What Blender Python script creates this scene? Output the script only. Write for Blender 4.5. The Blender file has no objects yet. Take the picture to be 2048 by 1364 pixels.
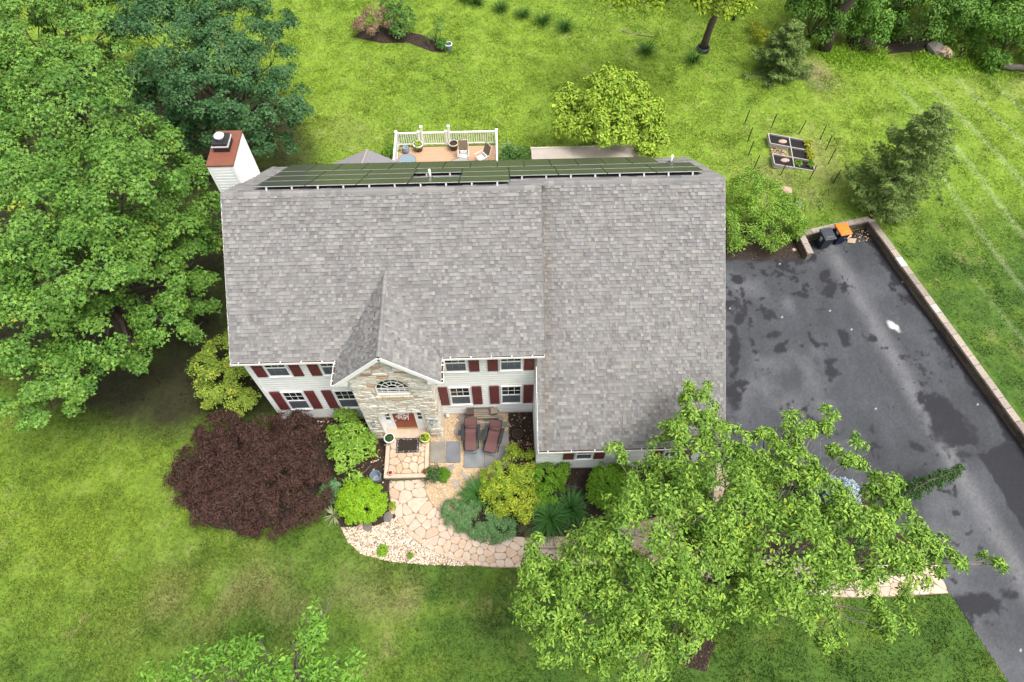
import bpy, bmesh, math
import numpy as np
from mathutils import Matrix, Vector
R_ = math.radians
scene = bpy.context.scene
COL = scene.collection

# ------------------------------------------------------------------ camera
FPX, PITCH, YAW, ROLL = 1323.9, R_(58.825), R_(1.263), R_(-.418)
CAM = np.array([10.145, -12.859, 27.545])
_f = np.array([math.sin(YAW)*math.cos(PITCH), math.cos(YAW)*math.cos(PITCH), -math.sin(PITCH)])
_r = np.array([math.cos(YAW), -math.sin(YAW), 0]); _u = np.cross(_r, _f)
AR = math.cos(ROLL)*_r + math.sin(ROLL)*_u
AU = -math.sin(ROLL)*_r + math.cos(ROLL)*_u
AF = _f
cam_d = bpy.data.cameras.new('camera'); cam = bpy.data.objects.new('camera', cam_d); COL.objects.link(cam)
cam_d.sensor_fit = 'HORIZONTAL'; cam_d.sensor_width = 36; cam_d.lens = FPX/2048*36; cam_d.clip_end = 2000
M = Matrix.Identity(4)
for i in range(3):
    M[i][0] = AR[i]; M[i][1] = AU[i]; M[i][2] = -AF[i]; M[i][3] = CAM[i]
cam.matrix_world = M
scene.camera = cam
scene.render.resolution_x, scene.render.resolution_y = 1024, 682

# ------------------------------------------------------------------ sky, sun, exposure
SUN_EL, SUN_AZ = R_(66), R_(120)          # azimuth measured from +Y towards +X
world = bpy.data.worlds.new('World'); scene.world = world; world.use_nodes = True
wn, wl = world.node_tree.nodes, world.node_tree.links
bg = wn['Background']; bg.inputs[1].default_value = .15
sky = wn.new('ShaderNodeTexSky'); sky.sky_type = 'NISHITA'; sky.sun_disc = False
sky.sun_elevation = SUN_EL; sky.sun_rotation = SUN_AZ; sky.dust_density = 6; sky.air_density = 1.2; sky.ozone_density = 1
hs = wn.new('ShaderNodeHueSaturation'); hs.inputs['Saturation'].default_value = .35
wl.new(sky.outputs[0], hs.inputs['Color']); wl.new(hs.outputs[0], bg.inputs[0])
sun_d = bpy.data.lights.new('sun', 'SUN'); sun_d.energy = 1.5; sun_d.angle = R_(26); sun_d.color = (1, .965, .91)
sun = bpy.data.objects.new('sun', sun_d); COL.objects.link(sun)
sd = Vector((math.cos(SUN_EL)*math.sin(SUN_AZ), math.cos(SUN_EL)*math.cos(SUN_AZ), math.sin(SUN_EL)))
sun.rotation_euler = sd.to_track_quat('Z', 'Y').to_euler()
sun.location = (40, 20, 60)
vs = scene.view_settings
vs.view_transform = 'Standard'; vs.look = 'None'; vs.exposure = .92; vs.gamma = 1; vs.use_curve_mapping = False

# ------------------------------------------------------------------ helpers
def ray(x, y): return AF + AR*(x-1024)/FPX + AU*(682-y)/FPX
def Zp(x, y, z=0.):
    d = ray(x, y); return CAM + d*((z-CAM[2])/d[2])
def Yp(x, y, Y):
    d = ray(x, y); return CAM + d*((Y-CAM[1])/d[1])
def proj(P):
    d = np.asarray(P, float)-CAM; z = d@AF
    return np.stack([1024+FPX*(d@AR)/z, 682-FPX*(d@AU)/z], -1)

def nrmz(a): return a/np.maximum(np.linalg.norm(a, axis=-1, keepdims=True), 1e-9)
def tag(o, label=None, cat=None, group=None, kind=None):
    if label: o['label'] = label
    if cat: o['category'] = cat
    if group: o['group'] = group
    if kind: o['kind'] = kind
    return o
def empty(name, loc=(0, 0, 0), rz=0., label=None, cat=None, group=None):
    o = bpy.data.objects.new(name, None); COL.objects.link(o)
    o.location = loc; o.rotation_euler = (0, 0, rz); o.empty_display_size = .2
    return tag(o, label, cat, group)
def link(name, me, parent=None):
    o = bpy.data.objects.new(name, me); COL.objects.link(o)
    if parent is not None: o.parent = parent
    return o
def copy_tree(o, parent=None):
    c = o.copy(); COL.objects.link(c); c.parent = parent
    for ch in list(o.children): copy_tree(ch, c)
    return c

# value noise -------------------------------------------------------
def _hash(ix, iy, seed):
    h = (ix.astype(np.int64)*374761393 + iy.astype(np.int64)*668265263 + seed*974634777) & 0xffffffff
    h = ((h ^ (h >> 13))*1274126177) & 0xffffffff
    return ((h ^ (h >> 16)) & 0xffff)/65535.
def vnoise(x, y, f=1., seed=0):
    x = np.asarray(x, float)*f; y = np.asarray(y, float)*f
    ix = np.floor(x); iy = np.floor(y); fx = x-ix; fy = y-iy
    fx = fx*fx*(3-2*fx); fy = fy*fy*(3-2*fy)
    a = _hash(ix, iy, seed); b = _hash(ix+1, iy, seed); c = _hash(ix, iy+1, seed); d = _hash(ix+1, iy+1, seed)
    return (a*(1-fx)+b*fx)*(1-fy) + (c*(1-fx)+d*fx)*fy
def fbm(x, y, f=1., seed=0, o=4):
    s = 0; a = .5; t = 0
    for k in range(o):
        s = s + a*vnoise(x, y, f*2**k, seed+k*17); t += a; a *= .5
    return s/t
def sstep(a, b, x):
    t = np.clip((np.asarray(x, float)-a)/(b-a), 0, 1); return t*t*(3-2*t)
def inpoly(x, y, poly):
    r = np.zeros(np.shape(x), bool); n = len(poly)
    for i in range(n):
        x0, y0 = poly[i]; x1, y1 = poly[(i+1) % n]
        if y0 == y1: continue
        c = (y0 > y) != (y1 > y)
        r ^= c & (x < (x1-x0)*(y-y0)/(y1-y0)+x0)
    return r
def polydist(x, y, poly, closed=True):
    d = np.full(np.shape(x), 1e9); n = len(poly)
    for i in range(n if closed else n-1):
        a = np.array(poly[i]); b = np.array(poly[(i+1) % n]); ab = b-a
        t = np.clip(((x-a[0])*ab[0]+(y-a[1])*ab[1])/max(ab@ab, 1e-9), 0, 1)
        d = np.minimum(d, np.hypot(x-a[0]-t*ab[0], y-a[1]-t*ab[1]))
    return d

# materials ---------------------------------------------------------
MATS = {}
def mat(name, col=(.5, .5, .5), rough=.6, var=.12, scale=6., bump=.0, bscale=40., spec=.4, attr=False, metal=0., transl=0., detail=6., stretch=None, coat=0.):
    if name in MATS: return MATS[name]
    m = bpy.data.materials.new(name); m.use_nodes = True; MATS[name] = m
    n, l = m.node_tree.nodes, m.node_tree.links
    b = n['Principled BSDF']; out = n['Material Output']
    b.inputs['Roughness'].default_value = rough; b.inputs['Metallic'].default_value = metal
    b.inputs['Specular IOR Level'].default_value = spec
    if coat: b.inputs['Coat Weight'].default_value = coat
    tc = n.new('ShaderNodeTexCoord'); vec = tc.outputs['Object']
    if stretch:
        mp = n.new('ShaderNodeMapping'); mp.inputs['Scale'].default_value = stretch
        l.new(vec, mp.inputs[0]); vec = mp.outputs[0]
    nz = n.new('ShaderNodeTexNoise'); nz.inputs['Scale'].default_value = scale; nz.inputs['Detail'].default_value = detail
    l.new(vec, nz.inputs['Vector'])
    mr = n.new('ShaderNodeMapRange'); mr.inputs[1].default_value = .25; mr.inputs[2].default_value = .75
    mr.inputs[3].default_value = 1-var; mr.inputs[4].default_value = 1+var
    l.new(nz.outputs[0], mr.inputs[0])
    mx = n.new('ShaderNodeMix'); mx.data_type = 'RGBA'; mx.blend_type = 'MULTIPLY'; mx.inputs[0].default_value = 1
    if attr:
        at = n.new('ShaderNodeAttribute'); at.attribute_name = 'col'; l.new(at.outputs['Color'], mx.inputs[6])
    else: mx.inputs[6].default_value = (*col, 1)
    l.new(mr.outputs[0], mx.inputs[7]); l.new(mx.outputs[2], b.inputs['Base Color'])
    if bump:
        bn = n.new('ShaderNodeTexNoise'); bn.inputs['Scale'].default_value = bscale; bn.inputs['Detail'].default_value = 5
        l.new(vec, bn.inputs['Vector'])
        bp = n.new('ShaderNodeBump'); bp.inputs['Strength'].default_value = min(1, bump*10); bp.inputs['Distance'].default_value = bump
        l.new(bn.outputs[0], bp.inputs['Height']); l.new(bp.outputs[0], b.inputs['Normal'])
    if transl:
        tr = n.new('ShaderNodeBsdfTranslucent'); ms = n.new('ShaderNodeMixShader'); ms.inputs[0].default_value = transl
        l.new(mx.outputs[2], tr.inputs[0]); l.new(b.outputs[0], ms.inputs[1]); l.new(tr.outputs[0], ms.inputs[2]); l.new(ms.outputs[0], out.inputs[0])
    return m
def leafmat(name='leaf', transl=.35, rough=.5, spec=.35):
    return mat(name, attr=True, rough=rough, var=.05, scale=3, transl=transl, spec=spec)

mat('siding', (.74, .745, .72), .55, .05, 3, .0006, 60)
mat('white_trim', (.8, .8, .78), .5, .05, 4)
mat('shutter', (.125, .030, .030), .55, .1, 8)
mat('glass', (.012, .015, .018), .06, .1, 2, spec=.5)
mat('screen', (.075, .085, .105), .5, .12, 5)
mat('blind', (.32, .34, .33), .5, .1, 4)
mat('shingle', attr=True, rough=.9, var=.10, scale=55, bump=.002, bscale=220, spec=.2)
mat('roof_deck', (.13, .12, .115), .9, .1)
mat('mortar', (.42, .38, .31), .9, .12, 12, .004, 60)
mat('stone', attr=True, rough=.85, var=.22, scale=7, bump=.012, bscale=22, spec=.25)
mat('flagstone', attr=True, rough=.75, var=.12, scale=5, bump=.006, bscale=26, spec=.3)
mat('joint', (.23, .165, .115), .9, .2, 10)
mat('concrete', (.46, .36, .27), .8, .12, 4, .003, 40)
mat('slab', attr=True, rough=.55, var=.25, scale=2.2, bump=.003, bscale=30)
mat('door_red', (.22, .035, .018), .4, .08, 3)
mat('brass', (.5, .36, .12), .35, .1, 5, metal=.7)
mat('blue_metal', (.2, .27, .32), .4, .2, 12, metal=.2)
mat('gutter_leaves', (.075, .045, .025), .95, .5, 30, .02, 60)
mat('panel', (.050, .053, .045), .3, .1, .5, spec=.25)
mat('panel_frame', (.02, .02, .022), .4, .1, 5)
mat('silver', (.7, .7, .7), .35, .1, 5, metal=.6)
mat('pipe_white', (.75, .75, .73), .5, .05)
mat('brown_flash', (.17, .06, .035), .55, .12, 5)
mat('black_metal', (.02, .02, .022), .45, .15, 8)
mat('black_plastic', (.022, .024, .028), .5, .1, 8)
mat('asphalt', attr=True, rough=.8, var=.16, scale=60, bump=.004, bscale=160, spec=.35)
mat('wall_block', attr=True, rough=.9, var=.25, scale=9, bump=.008, bscale=50)
mat('soil', (.03, .021, .015), .95, .45, 9, .03, 40)
mat('mulch', (.03, .02, .014), .95, .5, 14, .03, 45)
mat('chip', attr=True, rough=.9, var=.2, scale=12)
mat('gravel_ground', (.38, .28, .17), .95, .25, 22, .012, 90)
mat('pebble', attr=True, rough=.8, var=.1, scale=12)
mat('lawn', attr=True, rough=.9, var=.28, scale=4.5, bump=.06, bscale=14, spec=.15, detail=9)
mat('grass', attr=True, rough=.7, var=.1, scale=6, transl=.3, spec=.2)
mat('bark', (.07, .052, .04), .95, .35, 14, .02, 30, stretch=(1, 1, .25))
mat('bark_grey', (.16, .14, .12), .9, .3, 14, .01, 40)
mat('wood_old', (.2, .165, .125), .85, .3, 8, .004, 30, stretch=(.3, 3, 3))
mat('deck_board', (.42, .265, .165), .7, .12, 5, .001, 50, stretch=(.3, 4, 4))
mat('tan_frame', (.45, .40, .32), .5, .08)
mat('taupe_sling', (.17, .125, .085), .8, .1, 40)
mat('cushion', (.5, .5, .5), .85, .1, 10)
mat('maroon_sling', (.105, .048, .046), .75, .1, 40)
mat('terracotta', (.27, .075, .035), .7, .15, 6)
mat('pot_brown', (.06, .04, .03), .6, .15, 6)
mat('pot_white', (.6, .6, .55), .5, .12, 6)
mat('pot_rim_yellow', (.5, .52, .12), .5, .12, 6)
mat('bucket_blue', (.18, .23, .29), .45, .12, 6)
mat('mat_brown', (.022, .016, .012), .95, .3, 30, .004, 150)
mat('bin_dark', (.018, .024, .034), .45, .12, 5)
mat('bin_lid_grey', (.035, .04, .048), .4, .12, 5)
mat('bin_lid_orange', (.75, .16, .015), .45, .08, 5)
mat('bin_blue', (.008, .012, .04), .45, .1, 5)
mat('paper', (.6, .6, .58), .8, .1)
mat('cardboard', (.4, .3, .2), .9, .15)
mat('lantern_glass', (.6, .38, .16), .3, .1)
mat('gazebo_roof', (.2, .185, .2), .6, .08, 4)
mat('canopy', (.34, .295, .25), .7, .08, 3)
mat('glass_table', (.18, .23, .27), .12, .08)
mat('glass_table_brown', (.3, .27, .25), .15, .1)
mat('bed_frame', (.36, .33, .30), .85, .2, 9, .003, 50)
mat('black_soil', (.010, .009, .009), .95, .5, 25, .01, 80)
mat('pink_stone', (.42, .27, .22), .85, .15, 8)
mat('rock', (.13, .12, .105), .9, .25, 7, .02, 18)
mat('flower_red', (.6, .01, .015), .6, .1)
mat('flower_white', (.75, .66, .62), .7, .1)

# mesh builder ------------------------------------------------------
class MB:
    def __init__(s): s.v = []; s.f = []; s.c = []
    def add(s, vs, fs, col=None):
        o = len(s.v); s.v.extend([tuple(map(float, p)) for p in vs])
        for f in fs: s.f.append(tuple(i+o for i in f)); s.c.append(col)
        return s
    def box(s, x0, x1, y0, y1, z0, z1, col=None):
        return s.add([(x0, y0, z0), (x1, y0, z0), (x1, y1, z0), (x0, y1, z0), (x0, y0, z1), (x1, y0, z1), (x1, y1, z1), (x0, y1, z1)],
            [(3, 2, 1, 0), (4, 5, 6, 7), (0, 1, 5, 4), (1, 2, 6, 5), (2, 3, 7, 6), (3, 0, 4, 7)], col)
    def obox(s, o, a, b, c, col=None):     # origin corner + three edge vectors
        o, a, b, c = (np.array(t, float) for t in (o, a, b, c))
        return s.add([o, o+a, o+a+b, o+b, o+c, o+a+c, o+a+b+c, o+b+c],
            [(3, 2, 1, 0), (4, 5, 6, 7), (0, 1, 5, 4), (1, 2, 6, 5), (2, 3, 7, 6), (3, 0, 4, 7)], col)
    def bar(s, p, q, w, h=None, up=(0, 0, 1), col=None):
        p, q = np.array(p, float), np.array(q, float); h = h or w
        d = nrmz(q-p); u = np.array(up, float)
        if abs(d@u) > .95: u = np.array((1., 0, 0))
        sd_ = nrmz(np.cross(d, u)); u = np.cross(sd_, d)
        return s.obox(p-sd_*w/2-u*h/2, q-p, sd_*w, u*h, col)
    def prism(s, pts, z0, z1, col=None, inset=0.):
        n = len(pts); pts = np.array(pts, float)
        top = pts if not inset else pts.mean(0)+(pts-pts.mean(0))*(1-inset)
        s.add([(*p, z0) for p in pts]+[(*p, z1) for p in top],
            [tuple(range(n-1, -1, -1)), tuple(range(n, 2*n))]+[(i, (i+1) % n, n+(i+1) % n, n+i) for i in range(n)], col)
        return s
    def tube(s, path, rad, n=6, col=None, cap=True):
        path = np.array(path, float); k = len(path)
        rad = np.broadcast_to(rad, (k,)); vs = []
        for i in range(k):
            d = path[min(i+1, k-1)]-path[max(i-1, 0)]; d = d/max(np.linalg.norm(d), 1e-9)
            a = np.cross(d, (0, 0, 1) if abs(d[2]) < .9 else (1, 0, 0)); a /= np.linalg.norm(a); b = np.cross(d, a)
            for j in range(n):
                t = 2*math.pi*j/n; vs.append(path[i]+rad[i]*(a*math.cos(t)+b*math.sin(t)))
        fs = [(i*n+j, i*n+(j+1) % n, (i+1)*n+(j+1) % n, (i+1)*n+j) for i in range(k-1) for j in range(n)]
        if cap: fs += [tuple(range(n-1, -1, -1)), tuple(range((k-1)*n, k*n))]
        return s.add(vs, fs, col)
    def lathe(s, prof, n=16, c=(0, 0, 0), col=None, ring=False):
        vs = [(c[0]+r*math.cos(2*math.pi*j/n), c[1]+r*math.sin(2*math.pi*j/n), c[2]+z) for r, z in prof for j in range(n)]
        k = len(prof)
        fs = [(i*n+j, i*n+(j+1) % n, (i+1)*n+(j+1) % n, (i+1)*n+j) for i in range(k-1) for j in range(n)]
        if ring: fs += [((k-1)*n+j, (k-1)*n+(j+1) % n, (j+1) % n, j) for j in range(n)]; return s.add(vs, fs, col)
        if prof[0][0] > 1e-4: fs.append(tuple(range(n-1, -1, -1)))
        if prof[-1][0] > 1e-4: fs.append(tuple(range((k-1)*n, k*n)))
        return s.add(vs, fs, col)
    def build(s, name, m, parent=None, smooth=False, bevel=0., loc=None):
        me = bpy.data.meshes.new(name); me.from_pydata(s.v, [], s.f); me.materials.append(MATS[m] if isinstance(m, str) else m)
        if any(c is not None for c in s.c):
            ca = me.color_attributes.new('col', 'FLOAT_COLOR', 'CORNER'); arr = []
            for f, c in zip(s.f, s.c):
                c = c if c is not None else (.5, .5, .5); arr.extend((c[0], c[1], c[2], 1.)*len(f))
            ca.data.foreach_set('color', arr)
        me.validate()
        if smooth: me.polygons.foreach_set('use_smooth', [True]*len(me.polygons))
        o = link(name, me, parent)
        if loc is not None: o.location = loc
        if bevel:
            b = o.modifiers.new('bevel', 'BEVEL'); b.width = bevel; b.segments = 1; b.limit_method = 'ANGLE'
        return o
def grid_mesh(name, V, F, cols, m, parent=None, smooth=False):
    me = bpy.data.meshes.new(name); V = np.asarray(V, np.float32); F = np.asarray(F, np.int32); k = F.shape[1]
    me.vertices.add(len(V)); me.vertices.foreach_set('co', V.ravel())
    me.loops.add(F.size); me.loops.foreach_set('vertex_index', F.ravel())
    me.polygons.add(len(F)); me.polygons.foreach_set('loop_start', np.arange(len(F), dtype=np.int32)*k)
    me.update(calc_edges=True)
    if cols is not None:
        ca = me.color_attributes.new('col', 'FLOAT_COLOR', 'POINT')
        ca.data.foreach_set('color', np.concatenate([np.clip(cols, 0, 1), np.ones((len(V), 1))], 1).astype(np.float32).ravel())
    me.materials.append(MATS[m] if isinstance(m, str) else m)
    if smooth: me.polygons.foreach_set('use_smooth', np.ones(len(F), bool))
    return link(name, me, parent)

# leaf templates: (verts, faces)
T_OVAL = (np.array([(0, 0, 0), (.3, .5, .10), (.72, .40, .06), (1, 0, -.10), (.72, -.40, .06), (.3, -.5, .10)]), np.array([(0, 1, 2, 3), (0, 3, 4, 5)]))
T_DIA = (np.array([(0, 0, 0), (.45, .5, .10), (1, 0, -.06), (.45, -.5, .10)]), np.array([(0, 1, 2), (0, 2, 3)]))
T_MAPLE = (np.array([(0, 0, 0), (.28, .55, -.05), (.45, .2, .02), (1, 0, -.12), (.45, -.2, .02), (.28, -.55, -.05)]), np.array([(0, 2, 1), (0, 3, 2), (0, 4, 3), (0, 5, 4)]))
T_BLADE = (np.array([(0, -.5, 0), (0, .5, 0), (.55, -.42, .22), (.55, .42, .22), (1, 0, .05)]), None)
T_TRI = (np.array([(0, -.5, 0), (0, .5, 0), (1, 0, 0)]), np.array([(0, 1, 2)]))
def leaves(name, pos, dr, nr, L, W, cols, tmpl, m, parent=None, kind=None):
    V, F = tmpl; pos = np.asarray(pos, float); N = len(pos)
    x = nrmz(np.asarray(dr, float)); y = nrmz(np.cross(nr, x)); z = np.cross(x, y)
    L = np.broadcast_to(L, (N,)); W = np.broadcast_to(W, (N,))
    P = pos[:, None] + x[:, None]*(V[None, :, 0:1]*L[:, None, None]) + y[:, None]*(V[None, :, 1:2]*W[:, None, None]) + z[:, None]*(V[None, :, 2:3]*L[:, None, None])
    k = len(V); Fs = (np.arange(N)[:, None, None]*k + F[None]).reshape(-1, F.shape[1])
    o = grid_mesh(name, P.reshape(-1, 3), Fs, np.repeat(np.asarray(cols), k, 0), m, parent)
    if kind: o['kind'] = kind
    return o
def rdir(rng, n, zmin=-1.):
    z = rng.uniform(zmin, 1, n); a = rng.uniform(0, 2*np.pi, n); r = np.sqrt(np.maximum(0, 1-z*z))
    return np.stack([r*np.cos(a), r*np.sin(a), z], 1)
def crown_sprays(blobs, n, rng, sub_r=.3, nsub=26, up=.6, low=-.3, flat=.65, dmin=-.45):
    """points and normals for leaf sprays on lumpy sub clumps over big lobes"""
    ar = np.array([np.mean(b[1])**2 for b in blobs]); ar = ar/ar.sum(); Ps = []; Ns = []
    for (c, r), w in zip(blobs, ar):
        c = np.array(c, float); r = np.broadcast_to(np.array(r, float), (3,)); k = max(4, int(nsub*len(blobs)*w))
        od = rdir(rng, k, low); sc = c+od*r*rng.uniform(.62, 1.0, (k, 1)); sr = sub_r*np.mean(r)*rng.uniform(.65, 1.35, k)
        m = max(3, int(n*w/k))
        d = rdir(rng, k*m, dmin); ow = np.repeat(od, m, 0); d = nrmz(d+ow*.35)
        p = np.repeat(sc, m, 0)+d*np.repeat(sr, m)[:, None]*np.array([1, 1, flat])*rng.uniform(.55, 1.05, (k*m, 1))
        nn = nrmz(d*.6+ow*.25+np.array([0, 0, up])+rng.normal(0, .18, (k*m, 3)))
        Ps.append(p); Ns.append(nn)
    P = np.concatenate(Ps); N = np.concatenate(Ns); keep = np.ones(len(P), bool)
    for c, r in blobs:
        q = np.linalg.norm((P-np.array(c))/np.broadcast_to(np.array(r, float), (3,)), axis=1); keep &= q > .55
    return P[keep], N[keep]
def spray_leaves(P, N, rng, m, sr, L, W, c1, c2, jit=.15, droop=.25, nj=.35, accent=None, acc_p=0.):
    n = len(P); t = nrmz(np.cross(N, rdir(rng, n)))
    b = np.cross(N, t); a = (np.arange(m)[None]*2*np.pi/m+rng.uniform(0, 6.28, (n, 1))+rng.normal(0, .35, (n, m)))
    dr = t[:, None]*np.cos(a)[..., None]+b[:, None]*np.sin(a)[..., None]
    rr = rng.uniform(.05, 1, (n, m))*sr
    pos = P[:, None]+dr*rr[..., None]-N[:, None]*(rr*rr/max(sr, .01)*droop)[..., None]+rng.normal(0, .02+sr*.12, (n, m, 3))
    d2 = dr-N[:, None]*(droop*rng.uniform(.3, 1.6, (n, m)))[..., None]
    nn = N[:, None]+rng.normal(0, nj, (n, m, 3))
    u = np.clip(rng.normal(.5, .28, (n, 1)), 0, 1)
    col = np.array(c1)*(1-u)[..., None]+np.array(c2)*u[..., None]
    if accent is not None:
        k = rng.random((n, 1)) < acc_p; col = np.where(k[..., None], np.array(accent), col)
    col = np.broadcast_to(col, (n, m, 3))*rng.uniform(1-jit, 1+jit, (n, m, 1))
    LL = L*rng.uniform(.7, 1.25, n*m)
    return pos.reshape(-1, 3), d2.reshape(-1, 3), nn.reshape(-1, 3), LL, LL*(W/L), col.reshape(-1, 3)
def limb(p, q, r0, r1, rng, mb, k=6, wob=.12, n=6, sag=0.):
    p, q = np.array(p, float), np.array(q, float); L = np.linalg.norm(q-p); t = np.linspace(0, 1, k)[:, None]
    path = p+(q-p)*t+rng.normal(0, wob*L/k, (k, 3))*np.sin(np.pi*t)+np.array([0, 0, 1.])*sag*L*np.sin(np.pi*t)
    mb.tube(path, np.linspace(r0, r1, k), n); return path

# voronoi cells -----------------------------------------------------
def clip(poly, p, n):
    out = []; k = len(poly)
    for i in range(k):
        a = poly[i]; b = poly[(i+1) % k]; da = (a-p)@n; db = (b-p)@n
        if da <= 0: out.append(a)
        if (da < 0 and db > 0) or (da > 0 and db < 0): out.append(a+(b-a)*(da/(da-db)))
    return out
def relax_seeds(w, h, n, rng, it=10, sx=1.):
    s = np.stack([rng.uniform(0, w, n), rng.uniform(0, h, n)], 1)
    for _ in range(it):
        d = s[:, None]-s[None]; d[..., 0] /= sx; q = (d**2).sum(-1)+np.eye(n)*1e9
        r = np.sqrt(w*h/n/sx)*.95; f = np.maximum(0, 1-np.sqrt(q)/r)[..., None]*nrmz(d)*r*.35
        mv = f.sum(1); mv[:, 0] *= sx; s = s+mv; s[:, 0] = np.clip(s[:, 0], .02, w-.02); s[:, 1] = np.clip(s[:, 1], .02, h-.02)
    return s
def vcells(seeds, poly, sx=1., maxd=None):
    res = []; S = seeds/np.array([sx, 1.]); base = [np.array(p, float)/np.array([sx, 1.]) for p in poly]
    for i, s in enumerate(S):
        P = base; d = np.linalg.norm(S-s, axis=1); idx = np.argsort(d)[1:24]
        for j in idx:
            if len(P) < 3: break
            P = clip(P, (s+S[j])/2, S[j]-s)
        res.append([p*np.array([sx, 1.]) for p in P])
    return res
def shrink(poly, g):
    """inset a convex polygon by g"""
    k = len(poly); P = list(poly); c = np.mean(poly, 0)
    out = [np.array(p) for p in poly]
    for i in range(k):
        a, b = poly[i], poly[(i+1) % k]; e = b-a; L = np.hypot(*e)
        if L < 1e-5: continue
        n = np.array([e[1], -e[0]])/L
        if (c-a)@n > 0: n = -n
        out = clip(out, a-n*g, n)
        if len(out) < 3: return []
    return out
def roundpoly(P, it=1):
    for _ in range(it):
        Q = []
        for i in range(len(P)):
            a, b = P[i], P[(i+1) % len(P)]; Q += [a*.78+b*.22, a*.22+b*.78]
        P = Q
    return P

# ================================================================== GROUND
def hbank(x, y):
    return .5*sstep(24.5, 27.5, x)*(1-.9*sstep(13, 21, y))
def wall_x(y): return 30.06+(10.72-np.asarray(y, float))*.2436       # outer face of the right retaining wall
def hgt(x, y):
    x = np.asarray(x, float); y = np.asarray(y, float)
    yb = np.clip(9.75+(x-25.9)*.233, 9.75, 10.72)
    on = np.where(y < 10.72, (x > wall_x(y)) | ((y > yb) & (x > 22)), x > 22)
    return np.where(on, np.maximum(0, hbank(x, y)-.03), 0.)
def gp(px, py):                                                       # pixel -> point on the ground
    z = 0.
    for _ in range(6):
        p = Zp(px, py, z); z = float(hgt(p[0], p[1]))
    return np.array([p[0], p[1], z])

DRIVE = [(18.64, 8.6), (26.2, 8.45), (26.15, 9.55), (29.85, 10.42), (33.05, -2.6), (35.9, -14), (29.2, -14), (28.4, -11.5), (27.4, -8.4), (26.6, -6.2), (25.7, -4.7), (24.4, -3.6), (22, -2.95), (18.64, -2.95)]
FRONT_BED = [(11.4, -2.7), (18.6, -2.7), (19.0, -3.2), (17.6, -4.3), (15.6, -5.35), (13.5, -5.72), (9.6, -5.7), (8.45, -5.3), (8.3, -4.6), (9.2, -3.5), (10.0, -2.7), (11.3, -2.0)]
COURT_BED = [(10.22, 0.02), (11.4, 0.02), (11.4, -2.05), (10.22, -2.45)]
LEFT_BED = [(-.5, .1), (4.25, .05), (4.25, -1.05), (4.85, -1.05), (5.08, -3.1), (5.12, -3.95), (5.45, -4.7), (4.6, -5.1), (3.3, -5.1), (2.5, -4.6), (2.2, -2.6), (1.2, -.7), (-.5, -.5)]
EAST_BED = [(20.1, -2.98), (24.3, -3.7), (25.5, -4.75), (26.4, -6.3), (26.6, -7.2), (24, -7.15), (20.5, -6.7), (18.6, -5.7), (20.0, -4.2)]
MAPLE_BED = [(-.9+3.1*math.cos(a), -2.75+2.35*math.sin(a)) for a in np.linspace(0, 6.28, 20)[:-1]]
SIDE_BED = [(18.66, 8.5), (25.95, 8.38), (25.75, 9.75), (24.6, 11.0), (18.66, 11.2)]
BACK_BED = [(.5, 28.1), (2.4, 27.35), (4.3, 27.3), (5.8, 26.35), (6.8, 26.15), (6.5, 27.1), (5.0, 28.2), (3.5, 28.7), (1.5, 29.4)]
WOOD_SHADE_BED = [(-11.2, 1.8), (-7.4, .2), (-4.9, -.2), (-3.3, .6), (-.5, .1), (-.3, 5), (-.6, 10), (.2, 14), (-1.5, 18), (-4, 22), (-12, 26), (-26, 26), (-26, 6), (-14, 4)]
HEDGE_BED = [(32.6, 25.6), (35.2, 24.9), (38.0, 25.1), (40.2, 24.0), (42.4, 24.0), (46, 23.0), (52, 23), (52, 34), (31.5, 34), (30.8, 27.4)]
COURT = [(7.25, .03), (10.26, .03), (10.26, -2.4), (9.7, -3.0), (9.2, -3.6), (8.35, -4.6), (8.5, -5.3), (7.6, -4.98), (6.93, -4.42), (6.62, -3.8), (6.56, -3.12), (6.72, -3.12), (6.72, -1.05), (7.25, -1.05)]
PEBBLES = [(3.15, -5.05), (3.5, -5.65), (4.05, -6.12), (5.28, -6.48), (6.7, -6.64), (8.1, -6.72), (9.5, -6.74), (8.25, -6.42), (7.05, -5.88), (6.1, -5.3), (5.45, -4.66), (4.6, -5.02)]
RING = [(16.95+(.8+.22*math.sin(3*a))*math.cos(a), -10.1+(.75+.2*math.cos(2*a+1))*math.sin(a)) for a in np.linspace(0, 6.28, 26)[:-1]]
HOUSE_FP = [(-.1, -.1), (4.2, -.1), (4.2, -3.15), (6.75, -3.15), (6.75, -1.1), (7.3, -.05), (11.35, -.05), (11.35, -2.75), (18.65, -2.75), (18.65, 9.6), (-.1, 9.6)]

def path_strip(cl, w):
    cl = np.array(cl, float)
    for _ in range(3):                                                # smooth
        q = [cl[0]]
        for a, b in zip(cl[:-1], cl[1:]): q += [a*.75+b*.25, a*.25+b*.75]
        cl = np.array(q+[cl[-1]])
    seg = np.r_[0, np.cumsum(np.linalg.norm(np.diff(cl, axis=0), axis=1))]
    L = seg[-1]
    def mp(s, t, ww=w):
        s = np.clip(s, 0, L); x = np.interp(s, seg, cl[:, 0]); y = np.interp(s, seg, cl[:, 1])
        e = .15; dx = np.interp(np.minimum(s+e, L), seg, cl[:, 0])-np.interp(np.maximum(s-e, 0), seg, cl[:, 0]); dy = np.interp(np.minimum(s+e, L), seg, cl[:, 1])-np.interp(np.maximum(s-e, 0), seg, cl[:, 1])
        n = np.hypot(dx, dy)+1e-9; wl_ = ww*(1-.22*sstep(2, 7, s))
        return np.stack([x-dy/n*(t-.5)*wl_, y+dx/n*(t-.5)*wl_], -1)
    return mp, L
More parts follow.
